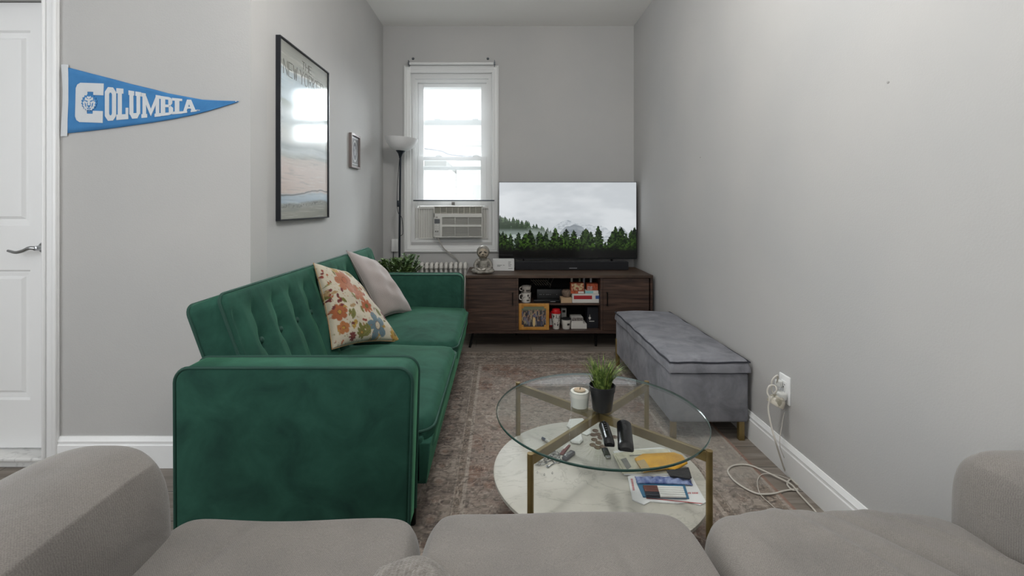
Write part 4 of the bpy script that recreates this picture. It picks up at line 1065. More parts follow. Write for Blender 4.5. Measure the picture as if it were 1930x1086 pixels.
for x, y, dx, dy in ((SXL+.06, SY0+.06, -.03, -.02), (SXR-.06, SY0+.06, .03, -.02), (SXL+.06, SY1-.06, -.03, .02), (SXR-.06, SY1-.06, .03, .02), (.78, SY0+.08, 0, 0), (.15, SY1-.08, 0, 0)):
    bm = B(); tube(bm, [(x+dx, y+dy, 0), (x, y, SZ0)], .010, 10); obj('leg', bm, M_black, st)
# ------- TV
t = thing('television', 'large flat television showing a misty pine forest on the TV stand', 'television', (0.6, 4.09, SZ1))
tx0, tx1, tz0, tz1, ty = Xs(940, 4.05), Xs(1200, 4.05), zpx(488.5, 4.05), zpx(343, 4.05), 4.05
bm = B(); box(bm, tx0, tx1, ty+.0006, ty+.03, tz0, tz1, .002, 1); box(bm, tx0+.25, tx1-.25, ty+.028, ty+.045, tz0+.04, tz1-.2, .01, 2); obj('housing', bm, M_rem, t, angle=30)
bm = B(); frame_boxes(bm, tx0, tx1, tz0, tz1, (.004, .004, .011, .004), ty-.002, ty+.001); obj('bezel', bm, mat('tv_bezel', '#202124', .3, .5), t, smooth=False)
for x in (tx0+.22, tx1-.22):
    bm = B(); tube(bm, [(x, ty-.07, SZ1+.005), (x, ty+.012, SZ1+.09)], .006, 8); tube(bm, [(x, ty+.04, SZ1+.005), (x, ty+.016, SZ1+.09)], .006, 8); tube(bm, [(x, ty-.08, SZ1+.005), (x, ty+.045, SZ1+.005)], .005, 8); obj('foot', bm, M_black, t)
def tv_picture():
    w, h = 560, 314; yy, xx = np.mgrid[0:h, 0:w]; u = xx/w; v = yy/h     # v up
    sky = lin(np.array([194, 199, 203])/255); col = np.ones((h, w, 3))*sky
    cl = vnoise((h, w), (60, 160), 21, 4); col = mixc(col, lin(np.array([212, 216, 219])/255), sst(.35, .7, cl)*.8); col = mixc(col, lin(np.array([190, 195, 199])/255), .6*sst(.75, .45, v)*sst(.6, .3, cl))
    def ridge(pts, seed, amp, cell=18):
        px_, py_ = zip(*pts); r = np.interp(np.arange(w)/w, px_, py_); n = vnoise((2, w), (2, cell), seed, 5)[0]-.5; return (r+n*amp)[None, :]
    far = ridge([(0, .3), (.36, .36), (.42, .44), (.46, .5), (.5, .515), (.54, .48), (.58, .455), (.62, .47), (.7, .43), (.78, .40), (.84, .33), (.9, .32), (1, .3)], 31, .05)
    m = sst(0, .008, far-v); rock = vnoise((h, w), (5, 9), 33, 4)
    fcol = mixc(np.ones((h, w, 3))*lin(np.array([186, 192, 197])/255), lin(np.array([146, 155, 162])/255), sst(.42, .62, rock)); m = m*.75; col = col*(1-m[..., None]) + fcol*m[..., None]
    mid = ridge([(0, 0), (.42, .3), (.46, .38), (.5, .42), (.55, .44), (.6, .42), (.64, .36), (.7, .2), (1, 0)], 35, .03); m = sst(0, .01, mid-v)*.8
    col = col*(1-m[..., None]) + (np.ones((h, w, 3))*lin(np.array([104, 113, 120])/255)*(0.8+.5*rock[..., None]))*m[..., None]
    rp = ridge([(0, 0), (.78, .2), (.82, .31), (.85, .40), (.865, .385), (.88, .425), (.9, .40), (.92, .36), (.97, .30), (1, .27)], 37, .03, 6); m = sst(0, .008, rp-v)*.9
    col = col*(1-m[..., None]) + (np.ones((h, w, 3))*lin(np.array([112, 120, 128])/255)*(0.75+.5*rock[..., None]))*m[..., None]
    fog = vnoise((h, w), (26, 70), 41, 4); col = mixc(col, lin(np.array([198, 203, 206])/255), .85*sst(.46, .24, v)*sst(.3, .6, fog))
    FA = vnoise((h, w), (5, 5), 91, 2); FB = vnoise((h, w), (5, 6), 92, 3)
    def trees(base, n, hmin, hmax, seed, c_d, c_l, soft=.0):
        nonlocal col
        rg = np.random.RandomState(seed); xs = np.sort(rg.rand(n)) if n < 80 else rg.rand(n)
        for k in range(n):
            cx = xs[k]; hh = hmin+(hmax-hmin)*rg.rand(); b = base(cx); wd = hh*(.30+.12*rg.rand())
            x0 = max(int((cx-wd)*w), 0); x1 = min(int((cx+wd)*w)+1, w)
            if x1 <= x0: continue
            U = u[:, x0:x1]; V = v[:, x0:x1]; q = (V-b)/hh; jag = .72+.28*np.abs(((q*11+rg.rand()) % 1)*2-1); nz = rg.rand(*U.shape)
            fa = FA[:, x0:x1]; wv = wd*(1-np.clip(q, 0, 1))**.75*jag*.62*(.35+1.15*fa); m = (np.abs(U-cx) < wv)*(q < 1)*(q > -1.5)
            tn = .55+.75*rg.rand(); sh = np.clip((FB[:, x0:x1]-.42)*2.4 + .3*(U-cx)/wd + .1, 0, 1)*sst(-.5, .55, q)*tn
            c = np.array(c_d)*(1-sh[..., None])+np.array(c_l)*sh[..., None]; m = m*(1-soft); s = col[:, x0:x1]; col[:, x0:x1] = s*(1-m[..., None])+c*m[..., None]
    hill = lambda x: np.interp(x, [0, .1, .2, .3, .4, .5, .56, .6], [.5, .48, .43, .37, .31, .24, .18, .1])
    hl = np.array([hill(a) for a in np.arange(w)/w])[None, :]; m = sst(0, .02, hl-v); 
    col = col*(1-m[..., None]) + np.ones((h, w, 3))*lin(np.array([74, 92, 74])/255)*m[..., None]
    trees(lambda x: hill(x)-.03, 110, .05, .10, 51, lin(np.array([48, 62, 48])/255), lin(np.array([84, 104, 78])/255))
    m = sst(.42, .30, v)*sst(.10, .2, v)*sst(.42, .6, fog)*sst(.6, .0, u); col = mixc(col, lin(np.array([178, 186, 184])/255), .95*m)
    m2 = sst(.40, .33, v)*sst(.55, .1, u)*(hl > v); col = mixc(col, lin(np.array([150, 162, 158])/255), .55*m2)
    for n, a, b, s, cd, cl_ in ((20, .22, .30, 61, (18, 30, 18), (62, 82, 48)), (26, .22, .37, 62, (8, 18, 10), (56, 80, 36)), (34, .15, .27, 63, (6, 15, 6), (58, 86, 30)), (50, .10, .18, 64, (4, 10, 4), (50, 78, 22))):
        trees(lambda x: .06, n, a, b, s, lin(np.array(cd)/255), lin(np.array(cl_)/255))
    col = mixc(col, np.zeros(3)+.0015, sst(.17, .085, v + .05*(vnoise((h, w), 14, 71, 2)-.5)))
    return col
colour_grid('screen', attr_mat('tv_screen', .12, emit=1.0), t, (tx0+.004, ty-.0004, tz0+.011), (tx1-tx0-.008, 0, 0), (0, 0, tz1-tz0-.015), 560, 314, tv_picture(), off=t.location)
# ------- sound bar
t = thing('sound_bar', 'long low black sound bar in front of the television', 'speaker', (.62, 3.95, SZ1))
bx0_, bx1_ = Xs(971, 3.90), Xs(1185, 3.90)
bm = B(); box(bm, bx0_, bx1_, 3.90, 3.965, SZ1+.001, SZ1+.072, .006, 3); obj('cabinet', bm, mat('speaker_cloth', '#1b1c20', .9, bump=.4, bscale=600), t, angle=60)
text_mesh('logo_text', 'BOSE', mat('silver_print', '#8d8f92', .4), t, .012, facing_cam(Vector((Xs(1078, 3.93), 3.9295, SZ1+.018)))) if False else None
bm = B()
for k in range(9): box(bm, Xs(1073, 3.90)+.0075*k, Xs(1073, 3.90)+.0075*k+.0052, 3.8985, 3.8995, SZ1+.014, SZ1+.0205)
obj('logo', bm, mat('silver_print', '#8d8f92', .4), t, smooth=False)
# ------- white box behind the figurine
t = thing('white_product_box', 'long white box with small grey print beside the sloth figurine', 'box', (.03, 3.88, SZ1))
a, b_ = Xs(929, 3.86), Xs(969, 3.86); bm = B(); box(bm, a, b_, 3.86, 3.93, SZ1+.001, zpx(489, 3.86), .001, 1); obj('carton', bm, M_paper, t, smooth=False)
bm = B()
for k, (px_, w_, py_) in enumerate([(958, 5, 494), (958, 4, 496.5), (958, 6, 499), (958, 5, 501.5), (958, 8, 506), (937, 9, 500), (937, 6, 502), (948, 3, 500)]):
    x = Xs(px_, 3.86); z = zpx(py_, 3.86); box(bm, x, x+w_*.0045, 3.859, 3.8601, z-.002, z+.002)
obj('print', bm, mat('grey_ink', '#6f7072', .7), t, smooth=False)
# ------- sloth figurine
def sloth():
    cx, cy, z0 = -.137, 3.73, SZ1+.001; t = thing('sloth_figurine', 'silver-grey meditating sloth figurine on the left end of the TV stand', 'figurine', (cx, cy, z0))
    M_sil = mat('silvered_resin', '#9c9890', .38, .35, var='#77736b', vscale=45, vdetail=5, bump=.5, bscale=120); k = 1.0
    bm = B()
    ellipsoid(bm, (cx, cy+.01, z0+.062), (.046, .036, .058)); ellipsoid(bm, (cx, cy+.005, z0+.028), (.062, .04, .027))
    ellipsoid(bm, (cx, cy+.005, z0+.172), (.054, .044, .056)); ellipsoid(bm, (cx, cy+.008, z0+.118), (.032, .028, .03))
    for s in (-1, 1):
        ellipsoid(bm, (cx+s*.04, cy+.01, z0+.10), (.02, .02, .022))
        tube(bm, smooth_path([(cx+s*.042, cy+.008, z0+.105), (cx+s*.066, cy-.004, z0+.065), (cx+s*.055, cy-.028, z0+.042), (cx+s*.018, cy-.046, z0+.038)], 6), [.017-.0003*i for i in range(19)], 10)
        tube(bm, smooth_path([(cx+s*.03, cy, z0+.022), (cx+s*.078, cy-.022, z0+.022), (cx+s*.05, cy-.05, z0+.017), (cx-s*.014, cy-.052, z0+.014)], 6), [.021-.0005*i for i in range(19)], 10)
    o = obj('body', bm, M_sil, t); rm = o.modifiers.new('fuse', 'REMESH'); rm.mode = 'VOXEL'; rm.voxel_size = .0035; rm.use_smooth_shade = True
    sm = o.modifiers.new('soft', 'SMOOTH'); sm.iterations = 4
    bm = B(); ellipsoid(bm, (cx, cy-.016, z0+.166), (.043, .030, .044)); ellipsoid(bm, (cx, cy-.042, z0+.152), (.017, .014, .013)); f = obj('face', bm, mat('pale_resin', '#b5ab9a', .45, .1, var='#8f8371', vscale=60), t)
    for s in (-1, 1):
        bm = B(); ellipsoid(bm, (cx+s*.019, cy-.042, z0+.174), (.014, .006, .007), 12, 8, Matrix.Rotation(s*.5, 4, 'Y')); obj('eye_patch', bm, mat('dark_resin', '#3f382f', .4), f)
    bm = B(); ellipsoid(bm, (cx, cy-.056, z0+.157), (.008, .005, .005), 10, 6); obj('nose', bm, bpy.data.materials['dark_resin'], f)
    bm = B(); tube(bm, smooth_path([(cx-.016, cy-.050, z0+.142), (cx, cy-.056, z0+.139), (cx+.016, cy-.050, z0+.142)], 4), .0012, 6); obj('mouth', bm, bpy.data.materials['dark_resin'], f)
    M_pale = mat('white_resin', '#bdb8ae', .45, .1)
    bm = B()
    for s in (-1, 1):
        for q in range(3):
            tube(bm, [(cx-.038+s*.018*0+q*.011, cy-.060, z0+.012), (cx-.036+q*.011, cy-.072, z0+.010)], .0055, 8)
    obj('claws', bm, M_pale, t)
    for s in (-1, 1):
        bm = B(); ellipsoid(bm, (cx+s*.016-.01, cy-.055, z0+.036), (.019, .012, .009), 12, 8, Matrix.Rotation(-s*.4, 4, 'Y')); obj('hand', bm, M_pale, t)
sloth()

# ------- shelf contents: px -> X at depth, z
def zz(py, d): return zpx(py, d)
ft = SZ0+.0225; sh = ZSH+.0006
def mug(name, label, pxc, d, z, rtop, rbot, h, m, handle=None, cat='mug', deco=None, group=None):
    x = Xs(pxc, d); t = thing(name, label, cat, (x, d, z), group)
    bm = B(); lathe(bm, [(0, 0), (rbot, 0), (rbot+.001, .003), (rtop, h-.003), (rtop, h), (rtop-.003, h), (rbot-.002, .006), (0, .006)], (x, d, z), 32); obj('cup', bm, m, t, angle=40)
    if handle: 
        bm = B(); tube(bm, smooth_path([(x+handle*rbot*.95, d, z+h*.22), (x+handle*(rtop+.011), d, z+h*.32), (x+handle*(rtop+.011), d, z+h*.7), (x+handle*rtop*.95, d, z+h*.8)], 6), .005, 8); obj('handle', bm, m, t)
    if deco: deco(t, x, d, z)
    return t
M_cer = mat('white_ceramic', '#cfcbc4', .25); M_ink = mat('black_ink', '#2a2624', .6); M_redp = mat('red_plastic', '#b3161c', .35)
def deco1(t, x, d, z):
    bm = B()
    for a, zz_, s in ((-.9, .06, .006), (-.3, .052, .003), (.35, .065, .007), (.6, .045, .005), (-.55, .045, .003)): ellipsoid(bm, (x+.0415*math.sin(a), d-.0415*math.cos(a), z+zz_*.9), (s, .001, s*1.5), 10, 6, Matrix.Rotation(a, 4, 'Z'))
    for k in range(6): a = .1+.09*k; box(bm, -.0022, .0022, -.0006, .0006, .016, .024, M=Matrix.Translation((x+.0402*math.sin(a), d-.0402*math.cos(a), z)) @ Matrix.Rotation(a, 4, 'Z'))
    obj('print', bm, M_ink, t)
mug('ceramic_mug', 'white mug with dark face print, lower of the two on the upper shelf', 991.5, 3.70, sh, .041, .036, .078, M_cer, -1, deco=deco1, group=None)
def deco2(t, x, d, z):
    bm = B(); [box(bm, -.006, .006, -.0006, .0006, .012, .026, M=Matrix.Translation((x+.039*math.sin(a), d-.039*math.cos(a), z)) @ Matrix.Rotation(a, 4, 'Z')) for a in (-.7, .1, .5)]; obj('print', bm, M_ink, t)
mug('ceramic_mug', 'dark-patterned white cup stacked on top of the face mug', 992, 3.70, sh+.079, .040, .030, .052, mat('grey_ceramic', '#a9a29b', .3), -1, deco=deco2)
# wire rack and router
t = thing('wire_rack', 'slanted metal wire rack standing above the black router', 'rack', (Xs(1012, 3.85), 3.85, sh)); M_wire = mat('dull_wire', '#8b8577', .4, .8)
for k in range(7):
    x = Xs(1000+4.6*k, 3.84); bm = B(); tube(bm, [(x, 3.82, sh+.165), (x+.045, 3.80, sh+.118)], .0022, 6); obj('wire', bm, M_wire, t)
bm = B(); tube(bm, [(Xs(1000, 3.84), 3.86, sh), (Xs(1000, 3.84), 3.86, sh+.11), (Xs(1000, 3.84)+.03, 3.82, sh+.135)], .003, 6); tube(bm, [(Xs(1000, 3.84), 3.83, sh+.150), (Xs(1030, 3.84), 3.83, sh+.150)], .0025, 6); obj('stand', bm, M_wire, t)
t = thing('cable_box', 'black router box with tiny white lights on the upper shelf', 'router', (Xs(1036, 3.75), 3.78, sh))
bm = B(); box(bm, Xs(1012, 3.74), Xs(1060, 3.74), 3.74, 3.82, sh, sh+.095, .004, 2); obj('case', bm, M_pot, t)
bm = B(); [box(bm, Xs(a, 3.74), Xs(a+1, 3.74), 3.739, 3.7405, sh+.05, sh+.054) for a in (1017, 1019.5, 1024, 1029.5, 1032, 1034, 1037, 1049)]; obj('lights', bm, mat('pale_print', '#a5a5a5', .5), t, smooth=False)
t = thing('set_top_box', 'flat black box under the router on the upper shelf', 'set-top box', (Xs(1030, 3.66), 3.68, sh))
bm = B(); box(bm, Xs(1006, 3.665), Xs(1056, 3.665), 3.665, 3.735, sh, sh+.022, .002, 2); obj('case', bm, M_rem, t)
bm = B(); box(bm, Xs(1037, 3.665), Xs(1047, 3.665), 3.664, 3.6655, sh+.008, sh+.011); obj('display', bm, bpy.data.materials['pale_print'], t, smooth=False)
bm = B(); tube(bm, smooth_path([(Xs(1030, 3.9), 3.9, sh+.10), (Xs(1034, 3.9), 3.9, sh+.15), (Xs(1038, 3.9), 3.9, sh+.20), (Xs(1043, 3.9), 3.9, sh+.20), (Xs(1043, 3.9), 3.9, sh+.16), (Xs(1037, 3.88), 3.88, sh+.10), (Xs(1037, 3.88), 3.88, sh+.001)], 6), .0022, 6)
tag(obj('grey_cable', bm, mat('grey_cable', '#77736d', .6)), 'thin grey cable looping behind the router inside the stand', 'cable')
def carton(name, label, px0, px1, d, dep, z, h, m, cat='box', front=(), r=.001):
    t = thing(name, label, cat, (Xs((px0+px1)/2, d), d+dep/2, z)); x0, x1 = Xs(px0, d), Xs(px1, d)
    bm = B(); box(bm, x0, x1, d, d+dep, z, z+h, r, 1); obj('carton', bm, m, t, smooth=False)
    for i, (nm, a, b_, c_, e_, mm_) in enumerate(front):
        bm = B(); box(bm, x0+(x1-x0)*a, x0+(x1-x0)*b_, d-.0008, d+.0004, z+h*c_, z+h*e_); obj(nm, bm, mm_, t, smooth=False)
    return t
M_red = mat('red_print', '#a02028', .5); M_blue = mat('blue_print', '#35558f', .5); M_or = mat('orange_card', '#b5542f', .6, var='#8a3a22', vscale=60); M_cy = mat('pale_blue_print', '#7fb4b8', .5); M_tan = mat('tan_card', '#b39777', .7); M_wc = mat('white_card', '#c9c6c0', .6)
carton('long_white_box', 'long white box with red panel and blue corner at right of the upper shelf', 1078.5, 1129, 3.66, .16, sh, .072, M_wc, front=[('red_panel', .06, .74, .42, .82, M_red), ('blue_corner', .87, 1, .45, .82, M_blue)])
carton('tan_card_box', 'small tan cardboard box at the shelf front beside the long white box', 1057.5, 1078, 3.655, .12, sh, .040, M_tan)
carton('game_box', 'cream and red box with food picture standing on the long white box', 1076, 1101, 3.67, .06, sh+.0725, .085, M_or, front=[('picture', .06, .94, .30, .97, mat('cream_picture', '#b9a982', .6, var='#8f3f2c', vscale=45, contrast=(.45, .6))), ('white_label', .55, .98, .03, .22, M_wc)])
carton('blue_white_box', 'flat pale blue and white box on the right end of the long white box', 1103, 1128, 3.67, .08, sh+.0725, .024, M_wc, front=[('blue_print', .0, .6, .1, .9, M_cy)])
carton('snack_packet', 'orange packet lying on the flat blue and white box', 1106, 1127, 3.68, .06, sh+.097, .055, M_or, cat='packet', front=[('white_print', .05, .5, .1, .6, mat('mottled_print', '#b4aaa2', .6, var='#8d4a44', vscale=70))])
for k, (a, col_, lab) in enumerate([(1077.5, '#c6c4b4', 'white'), (1092.5, '#7f8467', 'green'), (1100.5, '#9b9ba0', 'grey'), (1113.5, '#bcbcbe', 'pale')]):
    bm = B(); x = Xs(a, 3.78); lathe(bm, [(0, 0), (.010, 0), (.010, .11+.004*k), (.006, .12), (.006, .13), (0, .13)], (x, 3.78, sh+.0725 if True else 0), 16)
    nm = 'spray_tube'; o = obj(nm, bm, mat('tube_'+lab, col_, .4)); tag(o, lab + ' slim tube standing behind the boxes on the upper shelf', 'tube')
for o_ in [q for q in bpy.data.objects if q.name.startswith('long_white_box')]: pass
carton('flat_green_box', 'long flat olive box lying across the tops of the tubes under the stand top', 1071, 1119, 3.74, .10, sh+.0725+.131, .003, mat('olive_card', '#565036', .7))
t = thing('dark_bowl', 'small brown woven bowl on the tan cardboard box', 'bowl', (Xs(1068, 3.70), 3.71, sh+.041))
bm = B(); lathe(bm, [(0, 0), (.028, 0), (.040, .02), (.041, .045), (.034, .055), (.030, .05), (0, .03)], (Xs(1068, 3.71), 3.71, sh+.041), 24); obj('bowl', bm, mat('woven_brown', '#57493f', .8, var='#7d6b5c', vscale=80), t)
# lower compartment
t = thing('photo_frame', 'wooden gold picture frame with a group photograph on the lower shelf', 'picture frame', (Xs(1006, 3.64), 3.64, ft))
fx0, fx1, fz0, fz1, fy = Xs(977.7, 3.632), Xs(1035, 3.632), ft+.001, zz(572.5, 3.632), 3.632
bm = B(); frame_boxes(bm, fx0, fx1, fz0, fz1, .024, fy, fy+.014, .002)
for (a, b_) in ((fx0+.03, fz0+.03), (fx1-.03, fz0+.03), (fx0+.03, fz1-.03), (fx1-.03, fz1-.03)): ellipsoid(bm, (a, fy+.007, b_), (.013, .006, .013), 14, 8)
obj('frame', bm, mat('honey_wood', '#a8742c', .45, var='#c08d45', vscale=14), t, angle=50)
n = 120; yy_, xx_ = np.mgrid[0:80, 0:n]; pc = np.ones((80, n, 3))*lin(np.array([60, 58, 60])/255); pc = mixc(pc, lin(np.array([110, 118, 95])/255), sst(58, 70, yy_.astype(float))); rgn = np.random.RandomState(8)
for k in range(120):
    cx_, cy_ = rgn.rand()*n, 12+rgn.rand()*44; cc_ = [lin(np.array(q)/255) for q in ((40, 42, 52), (120, 116, 112), (100, 100, 120), (80, 64, 56), (150, 142, 115), (60, 62, 80))][rgn.randint(6)]
    m = ((np.abs(xx_-cx_)/3.0)**2 + (np.abs(yy_-cy_)/9.0)**2 < 1)*1.0; pc = mixc(pc, cc_, m); m = (((xx_-cx_)/2.0)**2 + ((yy_-cy_-10)/2.4)**2 < 1)*1.0; pc = mixc(pc, lin(np.array([160, 125, 105])/255), m)
m = ((np.abs(xx_-60.)/7)**2 + (np.abs(yy_-20.)/18)**2 < 1)*1.; pc = mixc(pc, lin(np.array([205, 180, 130])/255), m)
colour_grid('photograph', attr_mat('printed_photo', .25, coat=.5), t, (fx0+.022, fy+.004, fz0+.022), (fx1-fx0-.044, 0, 0), (0, 0, fz1-fz0-.044), n, 80, pc, off=t.location)
bm = B(); box(bm, fx0+.01, fx1-.01, fy+.0045, fy+.012, fz0+.01, fz1-.01); obj('backing', bm, M_dark, t, smooth=False)
x = Xs(1048, 3.68); t = thing('travel_tumbler', 'white patterned travel cup with bright red lid on the lower shelf', 'cup', (x, 3.68, ft))
bm = B(); lathe(bm, [(0, 0), (.026, 0), (.027, .003), (.038, .125), (0, .125)], (x, 3.68, ft+.0005), 32); obj('cup', bm, M_cer, t, angle=40)
bm = B(); lathe(bm, [(0, .1255), (.041, .1255), (.041, .137), (.034, .142), (.031, .158), (.018, .162), (0, .162)], (x, 3.68, ft+.0005), 32); obj('lid', bm, M_redp, t, angle=40)
bm = B(); rg = random.Random(2)
for k in range(26):
    a = -1.1+2.2*rg.random(); h_ = .02+.09*rg.random(); r_ = .0268+.0112*(h_/.125)+.0006; box(bm, -.0018-.002*rg.random(), .0018, -.0006, .0006, 0, .006+.012*rg.random(), M=Matrix.Translation((x+r_*math.sin(a), 3.68-r_*math.cos(a), ft+h_)) @ Matrix.Rotation(a, 4, 'Z') @ Matrix.Rotation(rg.random()-.5, 4, 'Y'))
obj('print', bm, M_ink, t)
def deco3(t, x, d, z):
    bm = B(); lathe(bm, [(0, .0745), (.038, .0745), (.038, .082), (.033, .086), (0, .086)], (x, d, z), 28); obj('lid', bm, M_pot, t)
    bm = B(); [box(bm, -.003, .003, -.0006, .0006, .032, .048, M=Matrix.Translation((x+.0345*math.sin(a), d-.0345*math.cos(a), z)) @ Matrix.Rotation(a, 4, 'Z')) for a in (.2, .36, .52, .68)]; obj('print', bm, M_ink, t)
mug('paper_cup', 'white cup with dark lid between the red-lidded cup and the white boxes', 1067, 3.68, ft+.0005, .037, .029, .074, M_cer, deco=deco3, cat='cup')
carton('small_white_box', 'larger white box at the bottom of the pair beside the lidded cup', 1076.5, 1106, 3.67, .13, ft, .040, M_wc)
carton('small_white_box', 'smaller white box with grey picture stacked on the larger white one', 1077.5, 1099, 3.675, .11, ft+.0405, .050, M_wc, front=[('grey_picture', .02, .98, .45, .98, mat('grey_picture', '#8a8480', .6, var='#4d4744', vscale=90))])
carton('black_product_box', 'tall black box with a white emblem in the right of the lower shelf', 1107, 1127.5, 3.69, .12, ft, .170, mat('navy_card', '#14161d', .5))
o = bpy.data.objects['black_product_box']; bm = B(); lx, lz = Xs(1111.5, 3.69), ft+.083
lathe(bm, [(0, 0), (.010, 0), (.010, .001), (0, .001)], (lx, 3.689, lz), 20, Matrix.Rotation(PI/2, 4, 'X')); box(bm, lx-.0015, lx+.0015, 3.6885, 3.69, lz+.01, lz+.026); prism(bm, [(lx-.009, lz-.003), (lx+.009, lz-.003), (lx, lz-.017)], 3.6885, 3.689, 'y')
for k in range(7): box(bm, lx-.004+.006*k, lx+.0005+.006*k, 3.6885, 3.69, lz-.030, lz-.023)
obj('emblem', bm, M_wc, o, smooth=False)
carton('white_carton', 'small white carton half hidden behind the cups on the lower shelf', 1058, 1067.5, 3.80, .06, ft, .135, M_wc, front=[('dark_label', .2, .8, .75, .9, M_ink)])
carton('red_carton', 'thin red and white packet between photo frame and red-lidded cup', 1036, 1041, 3.74, .08, ft, .12, M_redp, front=[('white_part', 0, 1, .1, .55, M_wc)])
bm = B(); tube(bm, smooth_path([(Xs(990, 3.95), 3.95, .124), (Xs(1000, 3.9), 3.9, .085), (Xs(1015, 3.85), 3.85, .075), (Xs(1030, 3.9), 3.9, .10), (Xs(1034, 3.95), 3.95, .124)], 8), .003, 6)
tag(obj('black_cable', bm, M_pot), 'black cable sagging below the TV stand', 'cable')
# ================================================================ AIR CONDITIONER
ac = thing('air_conditioner', 'white window air conditioner with louvred front in the lower window', 'air conditioner', (-.38, YB, .83))
yf = 4.17
def AX(px, d=yf): return (px-VX)/F*d
def AZ(py, d=yf): return H-(py-VY)/F*d
M_acw = mat('ac_plastic', '#d3d2cd', .45); M_acg = mat('ac_dark_grey_and_shade', '#66625d', .7); M_cream = mat('ac_vent', '#cbc9be', .6)
x0, x1, z0, z1 = AX(817.5), AX(909.5), AZ(447.5), AZ(388.5)
bm = B(); box(bm, x0+.012, x1-.012, yf+.03, YB+.30, z0+.01, z1-.01); obj('body', bm, M_acw, ac, smooth=False)
bm = B()
va = (AX(819), AX(907.5), AZ(402.5), AZ(390.5)); vb = (AX(833), AX(907), AZ(423.5), AZ(409.5)); vc = (AX(833), AX(907), AZ(446), AZ(427.5)); cp = (AX(818.5), AX(829.5), AZ(444), AZ(412))
# front shell with openings: built of bars
xs_ = [x0, va[0], vb[0], cp[1], va[1], x1]
box(bm, x0, x1, yf, yf+.035, va[3], z1, .003, 2); box(bm, x0, x1, yf, yf+.035, vb[3], va[2]); box(bm, x0, x1, yf, yf+.035, z0, vc[2]); box(bm, x0, va[0], yf, yf+.035, z0, z1); box(bm, va[1], x1, yf, yf+.035, z0, z1, .003, 2)
box(bm, va[0], vb[0], yf+.001, yf+.035, vc[2], vb[3]); box(bm, vb[0], vb[1], yf+.001, yf+.035, vc[3], vb[2])
obj('front_shell', bm, M_acw, ac, smooth=False)
bm = B(); box(bm, va[0], va[1], yf+.028, yf+.033, va[2], va[3]); box(bm, vb[0], vb[1], yf+.028, yf+.033, vc[2], vb[3]); obj('grille_shade_sheet', bm, M_acg, ac, smooth=False)  # dark sheet: shade behind the louvres put into the colour
def louvres(name, v, n, m, nv_, tilt=.5):
    bm = B()
    for k in range(n):
        z = v[2]+(v[3]-v[2])*(k+.5)/n; box(bm, v[0], v[1], -.007, .007, -.0011, .0011, M=Matrix.Translation((0, yf+.013, z)) @ Matrix.Rotation(-tilt, 4, 'X'))
    for k in range(1, nv_+1):
        x = v[0]+(v[1]-v[0])*k/(nv_+1); box(bm, x-.0015, x+.0015, yf+.003, yf+.02, v[2], v[3])
    obj(name, bm, m, ac, smooth=False)
louvres('air_outlet', va, 7, M_cream, 7); louvres('intake_grille', vb, 9, M_acw, 2); louvres('intake_grille', vc, 12, M_acw, 2)
bm = B(); box(bm, cp[0], cp[1], yf-.002, yf+.002, cp[2], cp[3], .001, 1); pn = obj('control_panel', bm, mat('panel_grey', '#b9b9b6', .4), ac, smooth=False)
bm = B(); box(bm, cp[0]+.002, cp[1]-.002, yf-.003, yf-.0015, AZ(421.5), AZ(413)); obj('display', bm, mat('display_dark', '#3c4144', .2), pn, smooth=False)
for k in range(4):
    for c in range(2):
        bm = B(); xx_ = cp[0]+.014+.018*c; zz_ = AZ(425+3.8*k); box(bm, xx_-.006, xx_+.006, yf-.0045, yf-.001, zz_-.0055, zz_+.0055, .001, 1); obj('button', bm, M_acg if k == 3 else M_acw, pn, smooth=False)
bm = B()
for k in range(3): box(bm, AX(821.5)+.006*k, AX(821.5)+.006*k+.004, yf-.001, yf+.001, AZ(410.5), AZ(408.5))
obj('maker_mark', bm, M_acg, ac, smooth=False)
# accordion side panels in the sash opening
for a, b_ in ((WX0+.02, x0+.02), (x1-.02, WX1-.02)):
    bm = B(); n = max(4, int((b_-a)/.011)); pts = [(a+(b_-a)*k/n, YB+.045+(.007 if k % 2 else 0)) for k in range(n+1)]; pts2 = [(p[0], p[1]+.003) for p in pts[::-1]]
    prism(bm, pts+pts2, WZ0+.035, AZ(392, YB+.04)); obj('accordion_panel', bm, M_acw, ac, smooth=False)
bm = B(); frame_boxes(bm, AX(785), AX(922), AZ(452), AZ(389), (.012, .012, .012, .022), YB+.03, YB+.055); obj('mounting_frame', bm, M_acw, ac, smooth=False)
bm = B(); box(bm, AX(849), AX(855), YB+.02, YB+.032, AZ(386.5), AZ(381)); obj('sash_bracket', bm, M_acg, ac, smooth=False)
bm = B(); tube(bm, smooth_path([(AX(823), yf+.02, z0), (AX(826), 4.19, AZ(452)), (AX(835), 4.20, AZ(468)), (AX(848), 4.215, AZ(480)), (AX(861), 4.225, AZ(491)), (AX(866), 4.225, AZ(503)), (AX(867), 4.225, AZ(520))], 8), .0055, 8); obj('power_cord', bm, mat('grey_cord', '#a3a09a', .6), ac)

